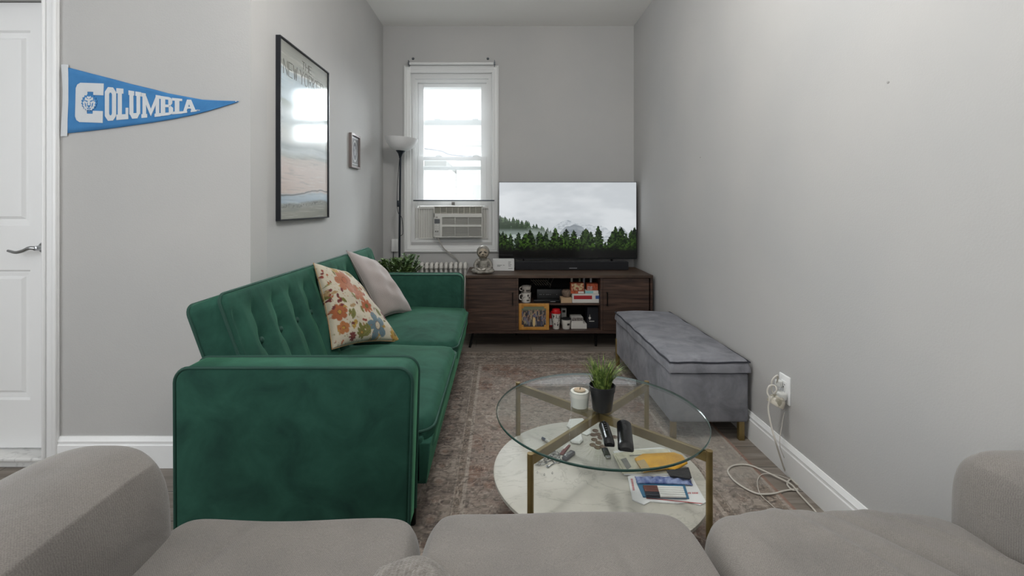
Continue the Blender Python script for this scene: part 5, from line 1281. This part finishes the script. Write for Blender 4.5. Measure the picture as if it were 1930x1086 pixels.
# ================================================================ ROLLER SHADE (sheer)
M_sheer = bpy.data.materials.new('sheer_film'); M_sheer.use_nodes = True; nt = M_sheer.node_tree
for n_ in list(nt.nodes): nt.nodes.remove(n_)
o_ = nt.nodes.new('ShaderNodeOutputMaterial'); mx = nt.nodes.new('ShaderNodeMixShader'); mx.inputs[0].default_value = 0.17; tr = nt.nodes.new('ShaderNodeBsdfTransparent')
m2 = nt.nodes.new('ShaderNodeMixShader'); m2.inputs[0].default_value = .55; df = nt.nodes.new('ShaderNodeBsdfDiffuse'); df.inputs[0].default_value = (.85, .86, .87, 1); tl = nt.nodes.new('ShaderNodeBsdfTranslucent'); tl.inputs[0].default_value = (.85, .87, .9, 1)
nt.links.new(tr.outputs[0], mx.inputs[1]); nt.links.new(m2.outputs[0], mx.inputs[2]); nt.links.new(df.outputs[0], m2.inputs[1]); nt.links.new(tl.outputs[0], m2.inputs[2]); nt.links.new(mx.outputs[0], o_.inputs[0])
ysd = 4.185
shd = thing('roller_shade', 'sheer white roller shade lowered over the upper window', 'window shade', (AX(850, ysd), ysd, AZ(378, ysd)))
zr = AZ(119, ysd); zb = AZ(378, ysd)
bm = B(); cyl(bm, (AX(771, ysd), ysd+.012, zr), (AX(930, ysd), ysd+.012, zr), .0115, 20); obj('roller', bm, M_wwhite, shd)
for px_ in (770, 932):
    bm = B(); x = AX(px_, ysd); box(bm, x-.003, x+.003, ysd-.010, YB-.0005, zr-.022, zr+.026, .001, 1); lathe(bm, [(0, -.006), (.016, -.006), (.016, .006), (0, .006)], (x, ysd+.012, zr), 20, Matrix.Rotation(PI/2, 4, 'Y')); obj('bracket', bm, mat('bracket_steel', '#6b7076', .35, .8), shd)
bm = B(); nu, nv = 30, 60; g = []
for i in range(nu+1):
    r_ = []
    for j in range(nv+1):
        u_, v_ = i/nu, j/nv
        xl = AX(774+ (0 if v_ < .1 else 4.5*sst_(.0, .45, 1-v_ if 0 else v_)), ysd) if True else 0
        xr = AX(931 - 2.5*sst_(.1, .5, v_), ysd); x = xl+(xr-xl)*u_; r_.append(bm.verts.new((x, ysd+.001-.010*math.exp(-(u_/.05)**2)*math.sin(PI*v_), zr+(zb-zr)*v_)))
    g.append(r_)
for i in range(nu):
    for j in range(nv): bm.faces.new((g[i][j], g[i+1][j], g[i+1][j+1], g[i][j+1]))
obj('sheer_fabric', bm, M_sheer, shd, angle=180)
bm = B(); box(bm, AX(779, ysd), AX(932, ysd), ysd-.004, ysd+.006, zb-.006, zb+.006, .002, 2); obj('bottom_bar', bm, mat('steel_bar', '#5d646b', .35, .6), shd)
for px_ in (778.5, 919.5):
    bm = B(); p = P(px_, 110.5, YB-.005); lathe(bm, [(0, 0), (.010, 0), (.012, .004), (.006, .010), (.005, .018), (0, .019)], (p.x, YB-.0005, p.z), 16, Matrix.Rotation(PI/2, 4, 'X'))
    tag(obj('wall_hook', bm, bpy.data.materials['bracket_steel']), 'small metal screw head above the %s end of the roller shade' % ('left' if px_ < 800 else 'right'), 'hook')

# ================================================================ FLOOR LAMP
lx, ly = (754-VX)/F*3.97, 3.97
lp = thing('floor_lamp', 'black uplighter floor lamp with white bowl shade in the far left corner', 'floor lamp', (lx, ly, 0)); M_lampb = mat('lamp_black', '#1d242c', .4, .4)
zt = H-(286-VY)/F*ly
bm = B(); lathe(bm, [(0, .001), (.125, .001), (.128, .008), (.120, .018), (.02, .026), (0, .026)], (lx, ly, 0), 40); obj('base', bm, M_lampb, lp)
bm = B(); tube(bm, [(lx-.006, ly, .02), (lx-.004, ly, .9), (lx+.004, ly, zt-.03)], .0095, 14); obj('pole', bm, M_lampb, lp)
tilt = Matrix.Rotation(math.radians(4), 4, 'Y')
bm = B(); lathe(bm, [(0, -.07), (.010, -.07), (.012, -.055), (.020, -.032), (.040, -.008), (.043, .0), (0, 0)], (lx+.006, ly, zt+.012), 28, tilt); obj('shade_holder', bm, M_lampb, lp)
M_shade = mat('lamp_opal', '#dcdcdc', .35, var='#d2d2d2', spec=.4)
bm = B(); R = .142; prof = [(.035, 0), (.07, .012), (.10, .033), (.125, .066), (.139, .098), (.142, .112), (.139, .112), (.122, .068), (.097, .036), (.068, .016), (0, .006)]
lathe(bm, prof, (lx+.006, ly, zt+.006), 48, tilt); obj('lamp_shade', bm, M_shade, lp)
bm = B(); pts = [P(753, 300, ly-.015), P(749.5, 345, ly-.015), P(748.5, 385, ly-.02), P(751, 402, ly-.02), P(757.5, 412, ly-.02), P(759, 440, ly-.02), P(753, 448, ly-.014), P(752, 480, ly-.012), P(752, 560, ly-.012), P(752, 700, ly-.012)]
pts = [Vector((p.x, p.y, max(p.z, .03))) for p in pts[:-1]]; pts.append(Vector((pts[-1].x, ly-.06, .03))); tube(bm, smooth_path(pts, 8), .0028, 6); obj('power_cord', bm, M_lampb, lp)
bm = B(); p = P(750, 384, ly-.02); box(bm, p.x-.010, p.x+.010, p.y-.009, p.y+.009, p.z-.028, p.z+.028, .008, 3); obj('switch', bm, M_lampb, lp)
# white junction / outlet box on the far wall
bm = B(); a, b_ = P(739, 474, YB), P(751, 450, YB); box(bm, a.x, b_.x, YB-.035, YB, a.z, b_.z, .004, 2)
t = thing('surface_outlet', 'white surface-mounted box on the far wall behind the lamp pole', 'outlet', (a.x, YB-.02, a.z)); obj('cover', bm, M_wwhite, t, angle=50)
bm = B(); tube(bm, [((a.x+b_.x)/2-.015, YB-.012, a.z), ((a.x+b_.x)/2-.015, YB-.012, .14)], .0045, 8); obj('conduit', bm, mat('dark_conduit', '#45464a', .5), t)

# ================================================================ RADIATOR
rad = thing('cast_iron_radiator', 'white cast iron radiator under the window', 'radiator', (-.5, 4.12, 0)); M_rad = mat('radiator_paint', '#d8d6d0', .4)
n = 11; x = -.745; stp = .0435
for k in range(n):
    bm = B(); cx_ = x+stp*k
    for dy in (-.036, .036):
        tube(bm, smooth_path([(cx_, 4.13+dy, .07), (cx_, 4.13+dy, .35), (cx_, 4.13+dy, .575)], 3), [.0125]*7, 10)
    for zq in (.59, .085): tube(bm, smooth_path([(cx_, 4.13-.046, zq-.012), (cx_, 4.13-.04, zq+.014), (cx_, 4.13, zq+.024), (cx_, 4.13+.04, zq+.014), (cx_, 4.13+.046, zq-.012)], 4), [.0165]*17, 12)
    ellipsoid(bm, (cx_, 4.13, .585), (.021, .03, .02)); ellipsoid(bm, (cx_, 4.13, .09), (.021, .03, .02))
    if k in (0, n-1):
        for dy in (-.04, .04): tube(bm, [(cx_, 4.13+dy, 0), (cx_, 4.13+dy, .09)], .014, 10)
    obj('section', bm, M_rad, rad)
# ================================================================ PLANT BEHIND THE SOFA
pxc, pyc = -.80, 3.64
pl = thing('leafy_plant', 'bushy green leafy plant in a tall pot behind the far sofa arm', 'potted plant', (pxc, pyc, 0))
bm = B(); lathe(bm, [(0, 0), (.075, 0), (.08, .01), (.105, .40), (.112, .40), (.112, .43), (.10, .43), (.098, .41), (0, .40)], (pxc, pyc, .0005), 36); obj('planter', bm, mat('grey_planter', '#8a8782', .6), pl, angle=40)
bm = B(); lathe(bm, [(0, .405), (.097, .405), (.097, .40), (0, .40)], (pxc, pyc, 0), 24); obj('soil', bm, M_soil, pl)
M_leaf = mat('plant_leaves', '#49643a', .5, var='#86a068', vscale=9, contrast=(.4, .62)); M_stem = mat('plant_stems', '#4d5a30', .6)
bl, bs_ = B(), B(); rg = random.Random(21)
def leaflet(p, d, l, w):
    d = d.normalized(); s = d.cross(Vector((0, 0, 1)));
    if s.length < .1: s = Vector((1, 0, 0))
    s.normalize(); nrm = s.cross(d); pr = None
    s = (s*math.cos(.0)+nrm*(rg.random()-.5)*.8).normalized()
    for i in range(5):
        q = i/4; c = p + d*l*q - Vector((0, 0, .25*l*q*q)); ww = w*math.sin(PI*min(1, .08+q*.92))*1.0+.0003
        cur = (bl.verts.new(c-s*ww), bl.verts.new(c-nrm*ww*.3), bl.verts.new(c+s*ww))
        if pr:
            for j in range(2): bl.faces.new((pr[j], pr[j+1], cur[j+1], cur[j]))
        pr = cur
for k in range(95):
    a = rg.random()*2*PI; rr_ = .04+.135*rg.random(); hgt = .58+.14*rg.random()
    if k < 9: a = -1.1+.32*k; rr_ = .11+.05*rg.random(); hgt = .68+.07*rg.random()
    tip = Vector((pxc+rr_*math.cos(a)*1.0, pyc+min(rr_, .15)*math.sin(a)*.85, hgt)); b0 = Vector((pxc+.05*math.cos(a), pyc+.05*math.sin(a), .405))
    mid = b0.lerp(tip, .55)+Vector((0, 0, .05)); path = smooth_path([b0, mid, tip], 7); tube(bs_, path, [.003*(1-.6*i/len(path)) for i in range(len(path))], 6)
    for i in range(5, len(path), 1):
        dirn = (path[min(i+1, len(path)-1)]-path[i-1]).normalized(); sd = dirn.cross(Vector((0, 0, 1))).normalized()
        for s in (-1, 1): leaflet(path[i], sd*s+dirn*.7+Vector((0, 0, .25*(rg.random()-.3))), (.026+.014*rg.random()), (.0085+.004*rg.random()))
    leaflet(path[-1], dirn*.6+Vector((0, 0, .1)), .028, .007)
obj('foliage', bl, M_leaf, pl); obj('stems', bs_, M_stem, pl)

# ================================================================ POSTER AND SMALL FRAME (left wall)
ya, yb, za, zb_ = 2.212, 2.845, 1.066, 1.972
po = thing('framed_poster', 'tall framed poster with pastel bands, partly painted window reflection, and thin lettering on the left wall', 'poster', (WL+.012, (ya+yb)/2, za))
def rotframe(bm, y0, y1, z0, z1, w, xa, xb):
    box(bm, xa, xb, y0, y0+w, z0, z1); box(bm, xa, xb, y1-w, y1, z0, z1); box(bm, xa, xb, y0+w, y1-w, z0, z0+w); box(bm, xa, xb, y0+w, y1-w, z1-w, z1)
bm = B(); rotframe(bm, ya, yb, za, zb_, .006, WL+.0005, WL+.024); obj('frame', bm, mat('thin_black_frame', '#26282e', .35, .3), po, smooth=False)
h, w = 360, 240; v = (np.arange(h)/h)[:, None].repeat(w, 1); u = (np.arange(w)/w)[None, :].repeat(h, 0); wob = .012*np.sin(5*u+1)+.010*(vnoise((h, w), (60, 40), 81, 3)-.5)*2
q = v+wob; stops = [(0, '#a9a79d'), (.05, '#b3b1a8'), (.09, '#a3a39e'), (.105, '#bccad8'), (.14, '#b9c6d2'), (.16, '#dac5bc'), (.3, '#e2cfc8'), (.355, '#d9cbc4'), (.37, '#c3c3be'), (.40, '#d2d6d8'), (.43, '#b7bdbf'), (.46, '#dcdcda'), (.52, '#e3e3df'), (.57, '#cfd6d8'), (.62, '#dde2e4'), (.655, '#b6bdb9'), (.675, '#aab2ad'), (.69, '#ccd8de'), (.80, '#cfdde6'), (.855, '#c4ccd0'), (.862, '#eeeeea'), (.872, '#a9a79e'), (.93, '#b1afa6'), (1, '#9d9b93')]  # bands partly paint the window's reflection into the print colour
col = np.stack([np.interp(q, [s for s, _ in stops], [hexl(c)[k] for _, c in stops]) for k in range(3)], -1)
st_ = vnoise((h, w), (3, 50), 83, 3); col = mixc(col, hexl('#8f9397'), .35*sst(.6, .8, st_)); col = mixc(col, hexl('#f0f0ee'), .3*sst(.4, .2, st_))
col = mixc(col, hexl('#4d4f52'), .8*sst(.006, .002, np.abs(q-.155+.01*np.cos(3*u)))); sk = vnoise((h, w), (3, 4), 85, 2); col = mixc(col, hexl('#5e5e5c'), .7*sst(.6, .72, sk)*sst(.02, .0, np.abs(q-.085)))
colour_grid('print', attr_mat('poster_paper', .5), po, (WL+.014, ya+.007, za+.007), (0, yb-ya-.014, 0), (0, 0, zb_-za-.014), w, h, col, off=po.location)
bm = B(); box(bm, WL+.0006, WL+.012, ya+.004, yb-.004, za+.004, zb_-.004); obj('backing', bm, M_dark, po, smooth=False)
M_gl = thin_glass('poster_glass', (.97, .98, .98), refl=.75, rough=.11); bm = B(); box(bm, WL+.017, WL+.0185, ya+.008, yb-.008, za+.008, zb_-.008); obj('glazing', bm, M_gl, po, smooth=False)
# lettering drawn with thin strokes, reads along +y
M_pen = mat('pencil_grey', '#77756f', .8)
STROKES = {'T': [[(0, 1), (1, 1)], [(.5, 1), (.5, 0)]], 'H': [[(0, 1), (0, 0)], [(1, 1), (1, 0)], [(0, .52), (1, .52)]], 'E': [[(1, 1), (0, 1), (0, 0), (1, 0)], [(0, .52), (.8, .52)]], 'N': [[(0, 0), (0, 1), (1, 0), (1, 1)]],
 'W': [[(0, 1), (.28, 0), (.5, .8), (.72, 0), (1, 1)]], 'Y': [[(0, 1), (.5, .5), (1, 1)], [(.5, .5), (.5, 0)]], 'O': [[(.5+.5*math.sin(a), .5+.5*math.cos(a)) for a in [2*PI*k/16 for k in range(17)]]], 'R': [[(0, 0), (0, 1), (.7, 1), (1, .8), (.7, .55), (0, .5)], [(.45, .52), (1, 0)]], 'K': [[(0, 0), (0, 1)], [(1, 1), (0, .45), (1, 0)]]}
def strokes(word, y0, z0, lw, lh, gap, parent, name):
    bm = B(); y = y0
    for ch in word:
        if ch != ' ':
            for s in STROKES[ch]:
                pts = [(WL+.0146, y+a*lw, z0+b_*lh) for a, b_ in s]
                tube(bm, pts, .0016, 5)
            y += lw+gap
        else: y += lw*.55
    return obj(name, bm, M_pen, parent)
strokes('THE', ya+.265, za+.822, .034, .040, .010, po, 'lettering')
strokes('NEW YORKER', ya+.05, za+.735, .042, .072, .0135, po, 'lettering')
y0, y1, z0, z1 = 3.285, 3.49, 1.42, 1.67
sf = thing('small_framed_print', 'small framed grey print with an oval emblem right of the tall poster', 'picture frame', (WL+.01, (y0+y1)/2, z0))
bm = B(); rotframe(bm, y0, y1, z0, z1, .014, WL+.0005, WL+.022); obj('frame', bm, mat('grey_brown_frame', '#7d726f', .4, .2), sf, smooth=False)
h, w = 120, 96; yy_, xx_ = np.mgrid[0:h, 0:w]; u = xx_/w-.5; v = yy_/h-.5; col = np.ones((h, w, 3))*hexl('#4f4d50'); r = np.sqrt((u/.30)**2+(v/.36)**2)
col = mixc(col, hexl('#a9a8a8'), sst(.12, .05, np.abs(r-.9))); col = mixc(col, hexl('#55545a'), sst(.8, .7, r)); col = mixc(col, hexl('#9d9c9f'), sst(.5, .45, np.sqrt((u/.30)**2+((v-.02)/.3)**2)+.25*(vnoise((h, w), 9, 91, 3)-.5)*2)*.8)
col = mixc(col, hexl('#c4c3c3'), sst(.012, .006, np.abs(np.maximum(np.abs(u)/.9, np.abs(v)/.92)-.46)))
colour_grid('print', attr_mat('small_print_paper', .4, coat=.3), sf, (WL+.012, y0+.012, z0+.012), (0, y1-y0-.024, 0), (0, 0, z1-z0-.024), w, h, col, off=sf.location)
bm = B(); box(bm, WL+.0006, WL+.011, y0+.006, y1-.006, z0+.006, z1-.006); obj('backing', bm, M_dark, sf, smooth=False)

# ================================================================ PENNANT
DP = YE-.004
def W2(px, py, d=None): d = DP if d is None else d; return ((px-VX)/F*d, H-(py-VY)/F*d)
pe = thing('felt_pennant', 'blue felt triangular pennant with white block lettering on the entry wall', 'pennant', (W2(130, 190)[0], DP, W2(130, 250)[1]))
top = [(130, 127.5), (170, 138), (215, 149.5), (250, 159), (290, 168.5), (317, 176), (354.6, 183), (382.6, 188), (410, 189.5), (450, 190.8)]; bot = [(126, 251.5), (170, 247), (215, 241.5), (250, 236.5), (290, 230.8), (326.6, 224.6), (364, 217), (392, 209.7), (420, 201.3), (450, 192)]
def ip(pts, x): return float(np.interp(x, [p[0] for p in pts], [p[1] for p in pts]))
bm = B(); g = []; n = 90
for i in range(n+1):
    x = 128+(450-128)*i/n; a, b_ = ip(top, x), ip(bot, x); r_ = []
    for j in range(13):
        y = a+(b_-a)*j/12; X_, Z_ = W2(x, y); r_.append(bm.verts.new((X_, DP-.0008-.004*max(0, math.sin(PI*i/n))*abs(math.sin(.045*(x-128)))*0.0, Z_)))
    g.append(r_)
for i in range(n):
    for j in range(12): bm.faces.new((g[i][j], g[i+1][j], g[i+1][j+1], g[i][j+1]))
M_felt = mat('blue_felt', '#4585bd', .95, var='#3d7bb3', vscale=12, bump=.3, bscale=500); M_wf = mat('white_felt', '#d3d7da', .95, bump=.3, bscale=500)
o = obj('felt_body', bm, M_felt, pe); so = o.modifiers.new('thick', 'SOLIDIFY'); so.thickness = .0018; so.offset = 0
bm = B(); rng_ = [(115.5, 121.5), (117, 140), (118.5, 170), (118, 200), (116, 230), (114.5, 258)]; rr_ = [(129.5, 123), (130, 150), (130, 190), (128.5, 225), (127, 257)]
m_ = 30; pr = None
for k in range(m_+1):
    y = 122+135*k/m_; xl = float(np.interp(y, [p[1] for p in rng_], [p[0] for p in rng_])); xr = float(np.interp(y, [p[1] for p in rr_], [p[0] for p in rr_])); cur = []
    for s in range(9):
        q_ = s/8; X_, Z_ = W2(xl+(xr-xl)*q_, y); cur.append(bm.verts.new((X_, DP-.0012-.004*math.sin(PI*q_), Z_)))
    if pr:
        for s in range(8): bm.faces.new((pr[s], pr[s+1], cur[s+1], cur[s]))
    pr = cur
obj('sleeve', bm, M_wf, pe)
def plate(bm, polys, mp, y0=DP-.0034, y1=DP-.0016):
    for k_, pl_ in enumerate(polys):
        q_ = [mp(*p) for p in pl_]; prism(bm, q_, y0-.00006*k_, y1, 'y')
def rect(a, b_, c, d_): return [(a, c), (b_, c), (b_, d_), (a, d_)]
def ring(o_, i_): n = len(o_); return [[o_[k], o_[(k+1) % n], i_[(k+1) % n], i_[k]] for k in range(n)]
octo = lambda x0, x1, y0, y1, c, e: [(x0+c, y0), (x1-c, y0), (x1, y0+e), (x1, y1-e), (x1-c, y1), (x0+c, y1), (x0, y1-e), (x0, y0+e)]
LET = {'O': ring(octo(0, 1, 0, 1, .28, .14), octo(.36, .64, .16, .84, .08, .05)),
 'L': [rect(0, .55, 0, .17), rect(.12, .45, 0, 1), rect(0, .58, .84, 1), rect(.4, 1, 0, .17), rect(.78, 1, .1, .38)],
 'U': [rect(0, .45, .84, 1), rect(.55, 1, .84, 1), rect(.08, .38, .16, .9), rect(.64, .92, .16, .9), [(.08, .2), (.3, 0), (.7, 0), (.92, .2), (.64, .2), (.38, .2)]],
 'M': [rect(0, .3, 0, .15), rect(.7, 1, 0, .15), rect(.06, .24, 0, 1), rect(.76, .94, 0, 1), rect(0, .24, .85, 1), rect(.76, 1, .85, 1), [(.2, 1), (.5, .35), (.5, .05), (.2, .62)], [(.8, 1), (.5, .35), (.5, .05), (.8, .62)]],
 'B': [rect(0, .7, 0, .15), rect(0, .7, .85, 1), rect(.1, .42, 0, 1), rect(.4, .7, .44, .58), [(.7, .85), (.7, 1), (.86, .96), (.94, .84), (.94, .66), (.8, .52), (.66, .54), (.66, .85)], [(.7, 0), (.7, .15), (.68, .46), (.82, .52), (1, .40), (1, .18), (.9, .05)]],
 'I': [rect(0, 1, 0, .16), rect(0, 1, .84, 1), rect(.28, .72, 0, 1)],
 'A': [rect(-.02, .34, 0, .15), rect(.6, 1.02, 0, .15), [(.06, .1), (.28, .1), (.52, .72), (.44, 1), (.34, 1)], [(.94, .1), (.66, .1), (.44, .8), (.4, 1), (.62, 1)], rect(.28, .72, .3, .44)]}
# holes in B (white on blue) come out of the gaps between pieces
boxes = [('O', 199, 219.8, (164.2, 165.5), (228.3, 227.4)), ('L', 220.5, 242.8, (166.5, 168.5), (226.6, 224.8)), ('U', 243.2, 267, (170.6, 174.4), (224.8, 222.8)), ('M', 267.6, 303, (175.2, 180.6), (222.8, 219.8)), ('B', 301.5, 327, (180.8, 184.5), (219.4, 216.6)), ('I', 325.2, 344, (184.8, 186.6), (216, 214.4)), ('A', 344.4, 371, (187.6, 188.8), (214, 210.4))]
for ch, xa_, xb_, (t0, t1), (b0, b1) in boxes:
    def mp(u, v, xa_=xa_, xb_=xb_, t0=t0, t1=t1, b0=b0, b1=b1):
        x = xa_+(xb_-xa_)*u; tt = t0+(t1-t0)*u; bt = b0+(b1-b0)*u; return W2(x, bt+(tt-bt)*v)
    bm = B(); plate(bm, LET[ch], mp); obj('letter_'+ch.lower(), bm, M_wf, pe, smooth=False)
def mpc(u, v): x = 142.4+2.0*v+(195-143)*u; tt = 156+1.8*u; bt = 230+2*u; return W2(x, bt+(tt-bt)*v)
bm = B()
plate(bm, [[(.16, 1), (.05, .95), (0, .86), (0, .14), (.05, .05), (.16, 0), (.42, 0), (.42, 1)], rect(.38, 1, .0, .22), rect(.38, 1, .78, 1), rect(.64, 1, .18, .30), rect(.64, 1, .70, .82)], mpc); obj('letter_c', bm, M_wf, pe, smooth=False)
# lion head emblem: blue mane outline, white face, blue features
bm = B(); cxp, cyp = 169.5, 194; pts = []
for k in range(36):
    a = 2*PI*k/36; r = (16.5 if k % 2 else 14.2)*(1.0+.12*math.cos(a)); pts.append(W2(cxp+r*.92*math.sin(a), cyp-r*1.0*math.cos(a)+1.5))
prism(bm, pts, DP-.0042, DP-.0034, 'y'); em = obj('lion_mane', bm, M_felt, pe, smooth=False)
bm = B(); pts = []
for k in range(30):
    a = 2*PI*k/30; r = 13.6 if k % 2 else 11.6; pts.append(W2(cxp+r*.9*math.sin(a), cyp-r*1.05*math.cos(a)+1.5))
prism(bm, pts, DP-.0048, DP-.0042, 'y'); obj('lion_face', bm, M_wf, em, smooth=False)
bm = B()
fsn = [0]
def fs(*p):
    fsn[0] += 1; q_ = [W2(cxp+a, cyp+b_) for a, b_ in p]; prism(bm, q_, DP-.0054-.00004*fsn[0], DP-.0048, 'y')
for s in (-1, 1):
    fs((s*2, -3), (s*7, -5), (s*7.5, -3.5), (s*3, -1)); fs((s*1.2, -8), (s*5, -9.5), (s*5, -8.8), (s*1.4, -6.5)); fs((s*1.8, 0), (s*2.8, 0), (s*3.6, 6), (s*2.9, 6)); fs((s*6, 2), (s*8, 0), (s*7, 6), (s*5, 9)); fs((s*8, -6), (s*10, -8), (s*9.6, -4), (s*8.4, -2))
fs((-3, 5), (3, 5), (1.6, 8), (0, 9), (-1.6, 8)); fs((-4, 10.5), (0, 9.4), (4, 10.5), (3, 12), (0, 11), (-3, 12)); fs((-2.5, 13), (2.5, 13), (0, 15))
obj('lion_features', bm, M_felt, em, smooth=False)
bm = B(); [prism(bm, [W2(p[0]-2.2, p[1]-.6) for p in r_], DP-.003, DP-.0016, 'y') for r_ in ([(374, 207.5), (376, 207.5), (376, 208.2), (374, 208.2)], [(374.8, 208), (375.3, 208), (375.3, 210), (374.8, 210)], [(376.6, 207.5), (377.1, 207.5), (377.1, 210), (376.6, 210)], [(378.6, 207.5), (379.1, 207.5), (379.1, 210), (378.6, 210)], [(376.8, 207.5), (377.9, 209), (378.9, 207.5), (377.9, 208.2)])]; obj('trademark', bm, M_wf, pe, smooth=False)
bm = B(); X_, Z_ = W2(446, 191); lathe(bm, [(0, 0), (.003, 0), (.003, .002), (0, .003)], (X_, DP-.002, Z_), 10, Matrix.Rotation(PI/2, 4, 'X')); obj('pin', bm, M_chrome, pe)

# ================================================================ OUTLET, ADAPTER, CORDS (right wall)
def onwall(px, py): # point on the right wall seen at a pixel
    k = (px-VX)/F; y = WR0/(k-WRK); return Vector((k*y, y, H-(py-VY)/F*y))
c = onwall(1481, 733); oc = thing('wall_outlet', 'white wall outlet plate low on the right wall with a charger plugged in', 'outlet', tuple(c)); M_dk = mat('slot_dark', '#2d2b2a', .7)
bm = B(); box(bm, c.x-.007, c.x-.0002, c.y-.036, c.y+.036, c.z-.060, c.z+.060, .0025, 2); obj('plate', bm, M_white, oc, angle=50)
bm = B(); box(bm, c.x-.0095, c.x-.006, c.y-.018, c.y+.018, c.z-.034, c.z+.034, .001, 1); rc = obj('receptacle', bm, M_white, oc, smooth=False)
bm = B()
for dz in (-.018, .018):
    for dy in (-.007, .006): box(bm, c.x-.0102, c.x-.009, c.y+dy-.0012, c.y+dy+.0012, c.z+dz-.002, c.z+dz+.006)
    lathe(bm, [(0, 0), (.0025, 0), (.0025, .001), (0, .001)], (c.x-.0102, c.y, c.z+dz-.009), 10, Matrix.Rotation(PI/2, 4, 'Y'))
obj('slots', bm, M_dk, rc, smooth=False)
M_cord = mat('white_cord', '#cfcbc2', .5)
pc_ = thing('plugged_cord', 'thick white cord plugged in the outlet and looping on the floor', 'cord', (c.x-.02, c.y, c.z))
bm = B(); box(bm, c.x-.032, c.x-.0105, c.y+.000, c.y+.028, c.z+.006, c.z+.032, .005, 3); obj('plug', bm, M_wpl, pc_)
def onp(px, py, y): return P(px, py, y)
fz = .0045
def fl_(px, py, z=fz): return onz(px, py, z)
pth = [(c.x-.030, c.y+.014, c.z+.02), P(1466, 708, c.y-.02), P(1456, 716, c.y-.02), P(1454, 733, c.y-.02), P(1459, 742, c.y-.03), P(1464, 735, c.y-.04), P(1460, 727, c.y-.03), P(1450, 728, c.y-.03), P(1446, 740, c.y-.03), P(1451, 752, c.y-.04), P(1448, 770, c.y-.04), P(1453, 800, c.y-.06), P(1464, 840, c.y-.09)]
end = [fl_(1480, 888, .012), fl_(1492, 904, .005), fl_(1506, 916), fl_(1512, 908), fl_(1504, 901), fl_(1488, 905), fl_(1484, 914, .011), fl_(1494, 924), fl_(1503, 922), fl_(1480, 925), fl_(1455, 931, .014), fl_(1425, 930, .014), fl_(1395, 915, .014), fl_(1378, 900, .014), fl_(1372, 886, .014), fl_(1385, 877, .014), fl_(1412, 877, .014), fl_(1440, 888, .014), fl_(1470, 902, .011), fl_(1492, 914, .015), fl_(1508, 933), fl_(1522, 948), fl_(1535, 962), fl_(1552, 990)]
bm = B(); tube(bm, smooth_path([Vector(p) for p in pth]+end, 8), .0034, 8); obj('cord', bm, M_cord, pc_)
ad = thing('power_adapter', 'cream triangular charger with glossy cover hanging from the outlet', 'adapter', (c.x-.02, c.y, c.z-.07))
bm = B(); box(bm, c.x-.050, c.x-.0105, c.y-.030, c.y+.006, c.z-.042, c.z-.008, .008, 3)
obj('adapter_body', bm, M_wpl, ad)
bm = B(); ca = Vector((c.x-.045, c.y-.01, c.z-.05)); Mr = Matrix.Rotation(math.radians(28), 4, 'Y')
lathe(bm, [(0, .032), (.018, .03), (.030, .012), (.034, -.012), (.033, -.016), (.028, -.012), (0, -.008)], tuple(ca), 28, Mr); obj('cover', bm, mat('pearl_cover', '#cfc9bb', .25, var='#8d8878', vscale=45, contrast=(.5, .6)), ad)
bm = B(); tube(bm, smooth_path([P(1478, 778, c.y-.03), P(1474, 800, c.y-.03), P(1470, 840, c.y-.04), fl_(1486, 880, .02), fl_(1497, 905, .006), fl_(1470, 897, .012), fl_(1440, 893, .014), fl_(1428, 905, .014), fl_(1432, 930, .014), fl_(1452, 950, .014), fl_(1480, 975, .006)], 8), .0014, 6); obj('thin_cord', bm, M_cord, ad)
# nail and small marks on the right wall
for px_, py_ in ((1320, 297), (1674, 155)):
    q_ = onwall(px_, py_); bm = B(); lathe(bm, [(0, 0), (.004, 0), (.004, .0015), (0, .003)], (q_.x-.0002, q_.y, q_.z), 10, Matrix.Rotation(-PI/2, 4, 'Y'))
    tag(obj('wall_nail', bm, mat('filler_dot', '#a3a19e', .7)), 'tiny grey nail head on the bare right wall, %s' % ('nearer the television' if px_ < 1500 else 'upper one nearer the camera'), 'nail')
